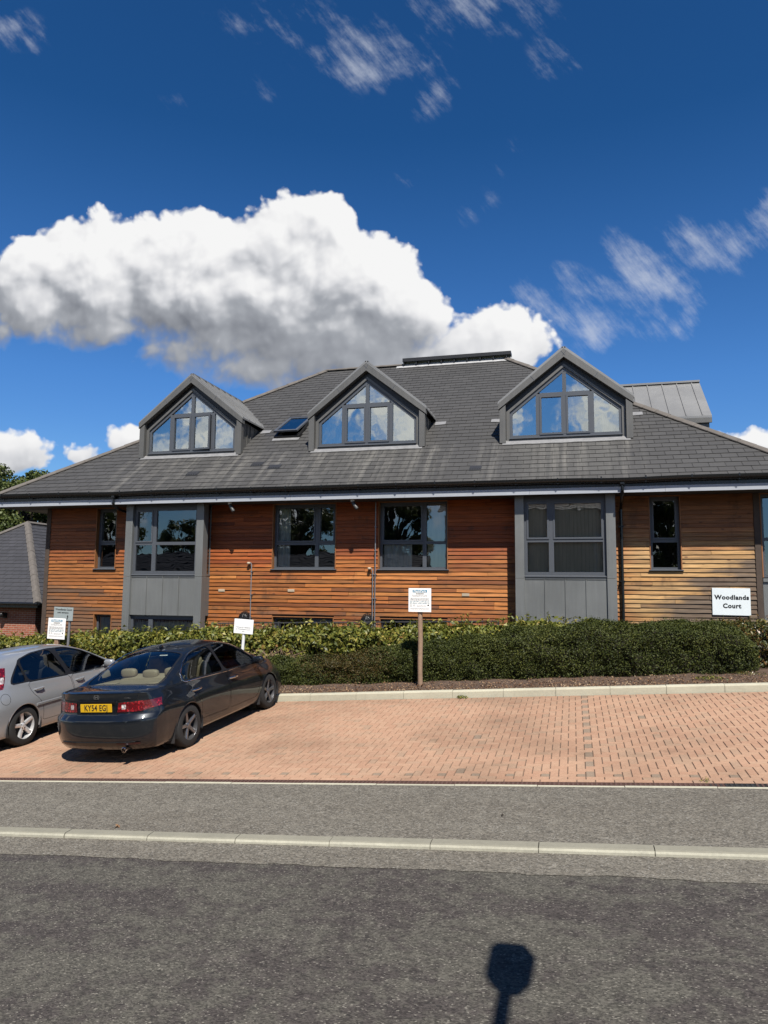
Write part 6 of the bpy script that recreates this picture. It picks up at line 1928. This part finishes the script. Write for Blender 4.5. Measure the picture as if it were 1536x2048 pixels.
            mb.lathe([(0.0001, -s * 0.004), (0.028, -s * 0.005), (0.034, -s * 0.010), (0.055, -s * 0.020), (0.058, -s * 0.04)], (xw, yf, wr), 'y', 24)
            mb.build('rim', rimmat, wheel, smooth=True, angle=30)
            mb = MB(); mb.lathe([(0.05, 0), (0.14, 0), (0.14, -s * 0.02)], (xw, yo - s * 0.085, wr), 'y', 32)
            for k in range(5): 
                a = 2 * math.pi * k / 5 + cf['spoke_rot']; mb.sup((xw + 0.045 * math.cos(a), yf - s * 0.012, wr + 0.045 * math.sin(a)), (0.008, 0.01, 0.008), 1, 4, 6)
            mb.build('brake_disc', M_DISC, wheel, smooth=True)
    # cabin
    mb = MB()
    for y in (0.37, -0.37):
        mb.sup((cf['seat'][0], y, 0.55), (0.27, 0.25, 0.12), 0.5); rot = Matrix.Rotation(-0.30, 3, 'Y')
        mb.sup((cf['seat'][0] - 0.30, y, 0.83), (0.09, 0.23, 0.32), 0.55, rot=rot)
    s1 = mb.build('front_seats', seatmat, root, smooth=True)
    mb = MB()
    for y in (0.37, -0.37): mb.sup((cf['seat'][0] - 0.42, y, cf['hrz']), (0.055, 0.13, 0.09), 0.6, rot=Matrix.Rotation(-0.2, 3, 'Y'))
    mb.build('headrest', seatmat, s1, smooth=True)
    mb = MB(); rx = cf['seat'][1]
    mb.sup((rx + 0.30, 0, 0.55), (0.28, 0.62, 0.12), 0.4); mb.sup((rx, 0, 0.78), (0.10, 0.62, 0.26), 0.4, rot=Matrix.Rotation(-0.35, 3, 'Y'))
    s2 = mb.build('rear_seat', seatmat, root, smooth=True)
    mb = MB()
    for y, h in ((0.40, 0), (0.0, -0.025), (-0.40, 0)): mb.sup((rx - 0.10, y, cf['rhz'] + h), (0.055, 0.14, 0.072), 0.6)
    mb.build('headrest', seatmat, s2, smooth=True)
    mb = MB(); x0, x1 = cf['shelf']; mb.face([(x0, -0.62, cf['shz']), (x1, -0.62, cf['shz'] - 0.02), (x1, 0.62, cf['shz'] - 0.02), (x0, 0.62, cf['shz'])]); mb.build('parcel_shelf', seatmat, root)
    mb = MB(); dx = cf['dash']; mb.sup((dx, 0, 0.80), (0.35, 0.70, 0.14), 0.4); mb.tube([(dx - 0.42 + 0.06 * math.sin(t), -0.37 + 0.18 * math.cos(t), 0.84 + 0.17 * math.sin(t)) for t in [2 * math.pi * i / 20 for i in range(21)]], 0.014, 6); mb.box(xr + 0.4, wb - 0.3, -0.7, 0.7, 0.40, 0.43)
    mb.build('dashboard', M_PLAST, root, smooth=True)
    # mirrors
    for s in (1, -1):
        x = cf['mirror'][0]; z = cf['mirror'][1]; y = wbelt(x)
        mb = MB(); mb.sup((x, s * (y + 0.13), z + 0.05), (0.065, 0.105, 0.065), 0.7); mb.tube([(x + 0.02, s * (y - 0.02), z - 0.01), (x + 0.01, s * (y + 0.06), z + 0.02)], 0.022, 8)
        mb.build('mirror', paint, root, smooth=True)
    return root, side_y, XR, warp

# the dark saloon
acc = dict(xr=-1.06, xf=3.60, wb=2.68, wr=0.317, arch=0.352, track=0.865, tumble=0.56, rcurve=0.27, rbow=0.05, smooth=3,
    top=[(-1.06, 0.985), (-0.95, 1.005), (-0.60, 1.005), (-0.46, 1.010), (-0.30, 1.075), (0.0, 1.215), (0.35, 1.345), (0.65, 1.408), (1.0, 1.440), (1.35, 1.445), (1.7, 1.405), (2.0, 1.305), (2.35, 1.13), (2.66, 0.975), (2.78, 0.945), (3.1, 0.875), (3.4, 0.775), (3.6, 0.66)],
    belt=[(-1.06, 0.955), (-0.5, 0.972), (0.0, 0.958), (0.8, 0.93), (1.6, 0.905), (2.3, 0.88), (2.7, 0.865), (3.1, 0.81), (3.4, 0.72), (3.6, 0.60)],
    wbelt=[(-1.06, 0.735), (-0.6, 0.765), (0.0, 0.790), (0.8, 0.805), (1.6, 0.805), (2.3, 0.79), (2.8, 0.765), (3.3, 0.735), (3.6, 0.70)],
    wmax=[(-1.06, 0.845), (-0.6, 0.865), (0.0, 0.875), (1.3, 0.880), (2.6, 0.875), (3.2, 0.86), (3.6, 0.83)],
    shape=[(0, 0.925), (0.10, 0.955), (0.22, 0.975), (0.45, 0.995), (0.62, 1.0), (0.8, 0.985), (1.0, 0.95)],
    crown=lambda h: 0.02 + 0.045 * min(1.0, h / 0.3),
    rear=[(0.2, -0.94), (0.26, -1.0), (0.36, -1.045), (0.50, -1.06), (0.60, -1.062), (0.632, -1.050), (0.650, -1.005), (0.70, -0.985), (0.80, -0.972), (0.90, -0.966), (0.96, -0.972), (0.985, -0.975), (1.0, -0.965)],
    front=[(0.2, 3.5), (0.34, 3.6), (0.55, 3.6), (0.7, 3.52), (0.9, 3.3)],
    side_windows=[[(0.02, 0.985), (0.05, 1.085), (0.24, 1.215), (0.50, 1.312), (0.80, 1.352), (1.10, 1.365), (1.175, 0.945)], [(1.245, 0.945), (1.185, 1.365), (1.45, 1.358), (1.75, 1.300), (2.05, 1.165), (2.28, 1.03), (2.40, 0.935), (2.38, 0.912)]],
    dlo=[(0.0, 0.965), (0.03, 1.09), (0.23, 1.228), (0.49, 1.328), (0.80, 1.368), (1.2, 1.380), (1.46, 1.372), (1.77, 1.314), (2.07, 1.18), (2.30, 1.042), (2.43, 0.93), (2.40, 0.895), (1.22, 0.925)],
    rear_window=[(-0.42, 0.60), (-0.44, 0.30), (-0.445, 0.0), (-0.44, -0.30), (-0.42, -0.60), (-0.30, -0.635), (0.36, -0.52), (0.44, -0.48), (0.47, 0.0), (0.44, 0.48), (0.36, 0.52), (-0.30, 0.635)],
    windscreen=[(2.60, 0.66), (2.66, 0.3), (2.68, 0.0), (2.66, -0.3), (2.60, -0.66), (1.98, -0.52), (1.80, -0.46), (1.76, 0.0), (1.80, 0.46), (1.98, 0.52)],
    lamps=[dict(ax='yz', poly=[(0.335, 0.722), (0.352, 0.848), (0.60, 0.858), (1.0, 0.862), (1.0, 0.782), (0.86, 0.765), (0.66, 0.722)], xmax=-0.60, tz=(0.73, 0.86), clear=[[(0.40, 0.76), (0.40, 0.82), (0.46, 0.82), (0.46, 0.76)]])],
    doors=[[(0.36, 0.46), (0.30, 0.34), (1.20, 0.315), (1.235, 0.60), (1.215, 0.925), (0.06, 0.952), (0.16, 0.80), (0.31, 0.66)], [(1.245, 0.925), (1.265, 0.60), (1.23, 0.315), (2.20, 0.315), (2.30, 0.50), (2.36, 0.70), (2.37, 0.885)]],
    gaps=[([(-0.325, 0.690), (0.325, 0.690), (0.345, 0.86), (0.62, 0.88), (0.64, 0.985), (-0.64, 0.985), (-0.62, 0.88), (-0.345, 0.86)], 'yz', -0.8)],
    hoff=0.16, hz=lambda x: 0.805 - 0.012 * (x - 0.5), chrome_handle=True, spoke=(0.026, 0.026, 0.036), spoke_rot=0.25,
    seat=(1.42, 0.42), hrz=1.14, rhz=1.065, shelf=(-0.40, 0.30), shz=0.985, dash=2.25, mirror=(2.18, 0.915))
CU, CV, CA = -6.43, 10.11, R(2.7)
dark, sy, XR_, wp = car('dark_saloon', 'dark blue grey saloon car with a yellow rear number plate', (M_DARK, M_RIM, M_BEIGE), acc, (CU, CV), CA)

def dress_dark(root):
    x = -0.985
    def on_tail(y, z, d=0.004): return wp(acc['xr'], y, z) - d
    # number plate and its recess
    mb = MB(); rbox(mb, -0.992, -0.982, -0.262, 0.262, 0.726, 0.840, 0.003); p = mb.build('number_plate', M_PLATE, root)
    mb = MB(); mb.ring([(-0.262, 0.726), (0.262, 0.726), (0.262, 0.840), (-0.262, 0.840)], [(-0.256, 0.732), (0.256, 0.732), (0.256, 0.834), (-0.256, 0.834)], 0, 0.001)
    text_mesh('lettering', 'KY54 EGJ', 0.116, M_INK, p, vmat((-0.9935, 0, 0.7825), (0, -1, 0), (0, 0, 1)) @ Matrix.Scale(0.80, 4, (1, 0, 0)), spacing=1.06, bold=0.0012)
    mb = MB(); mb.box(-1.0, -0.97, -0.32, 0.32, 0.872, 0.886); mb.build('plate_garnish', M_DARK, root)
    # badge: a chrome letter in a rounded square
    mb = MB(); xb = on_tail(0, 0.93, 0.006); b = xb + 0.006
    o = [(-0.040, -0.024), (0.040, -0.024), (0.047, 0.0), (0.036, 0.036), (-0.036, 0.036), (-0.047, 0.0)]
    def pr(poly, x0=xb, x1=b):
        mb.prism([(y, 0.925 + z) for y, z in poly], 'x', x0, x1)
    n = len(o)
    for i in range(n):
        j = (i + 1) % n; pr([o[i], o[j], (o[j][0] * 0.84, o[j][1] * 0.84), (o[i][0] * 0.84, o[i][1] * 0.84)])
    pr([(-0.026, -0.016), (-0.016, -0.016), (-0.018, 0.026), (-0.030, 0.026)]); pr([(0.016, -0.016), (0.026, -0.016), (0.030, 0.026), (0.018, 0.026)]); pr([(-0.018, -0.001), (0.018, -0.001), (0.018, 0.009), (-0.018, 0.009)])
    mb.build('badge', M_CHROME, root)
    text_mesh('lettering', 'ACCORD', 0.030, M_CHROME, root, vmat((on_tail(-0.46, 0.905, 0.006), -0.47, 0.912), (-0.04, -1, 0), (0, 0, 1)), spacing=1.15, ext=0.002)
    # bumper: lower grey strip, reflectors, tow cover line
    mb = MB(); rows = []
    for z, d in ((0.262, -0.004), (0.270, 0.010), (0.318, 0.014), (0.326, -0.004)):
        rows.append([(on_tail(y, z, d), y, z) for y in np.linspace(-0.60, 0.60, 41)])
    mb.grid(rows); mb.build('bumper_strip', M_TRIM, root, smooth=True)
    for s in (1, -1):
        mb = MB(); ys = np.linspace(s * 0.34, s * 0.66, 10); mb.grid([[(on_tail(y, z, 0.017), y, z) for y in ys] for z in (0.282, 0.310)]); mb.build('reflector', M_REFL, root)
    # exhaust
    mb = MB(); mb.lathe([(0.026, 0.10), (0.034, 0.09), (0.037, 0.0), (0.032, -0.003), (0.029, 0.03), (0.028, 0.10)], (-1.045, -0.47, 0.225), 'x', 20); mb.build('exhaust_pipe', M_CHROME, root, smooth=True)
    # mud flaps
    for xw in (0.0, acc['wb']):
        for s in (1, -1):
            y = sy(xw - 0.36, 0.3); mb = MB()
            mb.hexa([(xw - 0.40, s * (y - 0.16), 0.15), (xw - 0.385, s * (y - 0.16), 0.15), (xw - 0.385, s * (y + 0.0), 0.15), (xw - 0.40, s * (y + 0.0), 0.15),
                     (xw - 0.355, s * (y - 0.14), 0.44), (xw - 0.335, s * (y - 0.14), 0.44), (xw - 0.335, s * (y + 0.018), 0.44), (xw - 0.355, s * (y + 0.018), 0.44)])
            mb.build('mud_flap', M_PLAST, root)
    # chrome line round the side glass
    for s in (1, -1):
        mb = MB(); zb = pchip(acc['belt']); wbf = pchip(acc['wbelt'])
        def P(x, z): 
            b = zb(x); y = wbf(x) - (z - b) * acc['tumble']; return (x, s * (y + 0.004), z)
        pts = [(2.42, 0.905), (1.22, 0.918), (0.03, 0.958), (-0.01, 0.985), (0.02, 1.09), (0.22, 1.232), (0.48, 1.332), (0.80, 1.376), (1.2, 1.388), (1.5, 1.378), (1.78, 1.318), (2.08, 1.182), (2.31, 1.042)]
        mb.tube([P(*q) for q in pts], 0.0065, 6); mb.build('window_trim', M_CHROME, root, smooth=True)
    # high level brake lamp and a sticker inside the rear glass, shelf speakers
    mb = MB(); mb.face([(0.33, -0.30, 1.318), (0.33, -0.16, 1.318), (0.36, -0.16, 1.330), (0.36, -0.30, 1.330)]); 
    mb.build('glass_sticker', M_WHITE, root, fixn=False)
    mb = MB()
    for s in (1, -1): mb.sup((-0.15, s * 0.38, 0.985), (0.09, 0.13, 0.014), 0.7, 6, 14)
    mb.build('shelf_speaker', M_BEIGE, root, smooth=True)
    # roof aerial fin and boot spoiler edge
    mb = MB(); mb.sup((0.62, 0, 1.425), (0.06, 0.018, 0.03), 0.9, 8, 10); mb.build('aerial', M_DARK, root, smooth=True)
dress_dark(dark)

# the silver hatchback
foc = dict(xr=-0.80, xf=3.52, wb=2.64, wr=0.317, arch=0.356, track=0.862, tumble=0.52, rcurve=0.26, rbow=0.04, smooth=4,
    top=[(-0.80, 1.02), (-0.74, 1.16), (-0.60, 1.30), (-0.42, 1.385), (0.0, 1.438), (0.5, 1.480), (1.0, 1.492), (1.4, 1.470), (1.75, 1.385), (2.1, 1.225), (2.5, 1.025), (2.66, 0.975), (2.9, 0.93), (3.2, 0.845), (3.52, 0.70)],
    belt=[(-0.80, 0.995), (-0.3, 1.000), (0.3, 0.965), (1.0, 0.935), (1.8, 0.915), (2.4, 0.90), (2.8, 0.85), (3.2, 0.76), (3.52, 0.62)],
    wbelt=[(-0.80, 0.74), (-0.3, 0.795), (0.3, 0.820), (1.2, 0.830), (2.2, 0.815), (2.8, 0.785), (3.52, 0.70)],
    wmax=[(-0.80, 0.84), (-0.3, 0.875), (0.0, 0.880), (1.3, 0.885), (2.6, 0.88), (3.1, 0.86), (3.52, 0.82)],
    shape=[(0, 0.93), (0.10, 0.955), (0.22, 0.972), (0.45, 0.992), (0.62, 1.0), (0.8, 0.99), (1.0, 0.96)],
    crown=lambda h: 0.02 + 0.05 * min(1.0, h / 0.3),
    rear=[(0.2, -0.70), (0.36, -0.79), (0.55, -0.80), (0.66, -0.79), (0.70, -0.74), (0.85, -0.73), (1.0, -0.70), (1.2, -0.66)],
    front=[(0.2, 3.42), (0.34, 3.52), (0.55, 3.52), (0.7, 3.44), (0.95, 3.2)],
    side_windows=[[(-0.16, 1.010), (-0.14, 1.06), (-0.02, 1.17), (0.085, 1.265), (0.12, 1.29), (0.135, 1.0)], [(0.185, 1.0), (0.165, 1.345), (0.50, 1.405), (0.94, 1.425), (1.085, 0.965)], [(1.195, 0.96), (1.06, 1.425), (1.35, 1.40), (1.68, 1.305), (1.98, 1.16), (2.26, 1.005), (2.26, 0.935)]],
    dlo=[(-0.20, 0.992), (-0.17, 1.07), (-0.04, 1.19), (0.10, 1.30), (0.16, 1.358), (0.50, 1.420), (0.95, 1.440), (1.35, 1.416), (1.69, 1.322), (2.0, 1.175), (2.29, 1.01), (2.28, 0.915), (1.15, 0.945), (0.14, 0.985)],
    rear_window=[(-0.73, 0.55), (-0.745, 0.0), (-0.73, -0.55), (-0.45, -0.50), (-0.44, 0.0), (-0.45, 0.50)],
    windscreen=[(2.50, 0.66), (2.56, 0.0), (2.50, -0.66), (1.78, -0.53), (1.62, -0.48), (1.58, 0.0), (1.62, 0.48), (1.78, 0.53)],
    lamps=[dict(ax='xz', poly=[(-0.33, 1.28), (-0.17, 1.265), (-0.25, 1.12), (-0.36, 0.96), (-0.95, 0.93), (-0.95, 1.10)], xmax=0.0, clear=[[(-0.27, 1.135), (-0.32, 1.04), (-0.90, 1.04), (-0.90, 1.135)]])],
    doors=[[(0.42, 0.40), (0.40, 0.315), (1.14, 0.305), (1.175, 0.62), (1.135, 0.945), (0.14, 0.985), (0.19, 0.80), (0.33, 0.68), (0.405, 0.56)], [(1.155, 0.945), (1.195, 0.62), (1.165, 0.305), (2.16, 0.305), (2.25, 0.52), (2.29, 0.72), (2.285, 0.905)]],
    hoff=0.19, hz=lambda x: 0.845 - 0.012 * (x - 0.5), chrome_handle=False, rubstrip=0.60, filler=(-0.36, 0.80, 0.088), spoke=(0.034, 0.030, 0.034), spoke_rot=0.15,
    seat=(1.30, 0.22), hrz=1.17, rhz=1.07, shelf=(-0.6, 0.05), shz=0.95, dash=2.15, mirror=(2.08, 0.955))
silver, _a, _b, _c = car('silver_hatchback', 'silver hatchback car with five spoke alloy wheels parked at the left edge', (M_SILV, M_RIMS, M_GREYS), foc, (-9.46, 10.22), R(1.5))
for o in (dark, silver): o['group'] = 'cars parked nose in to the kerb'

for o in bpy.data.objects:
    if '_local' in o: del o['_local']
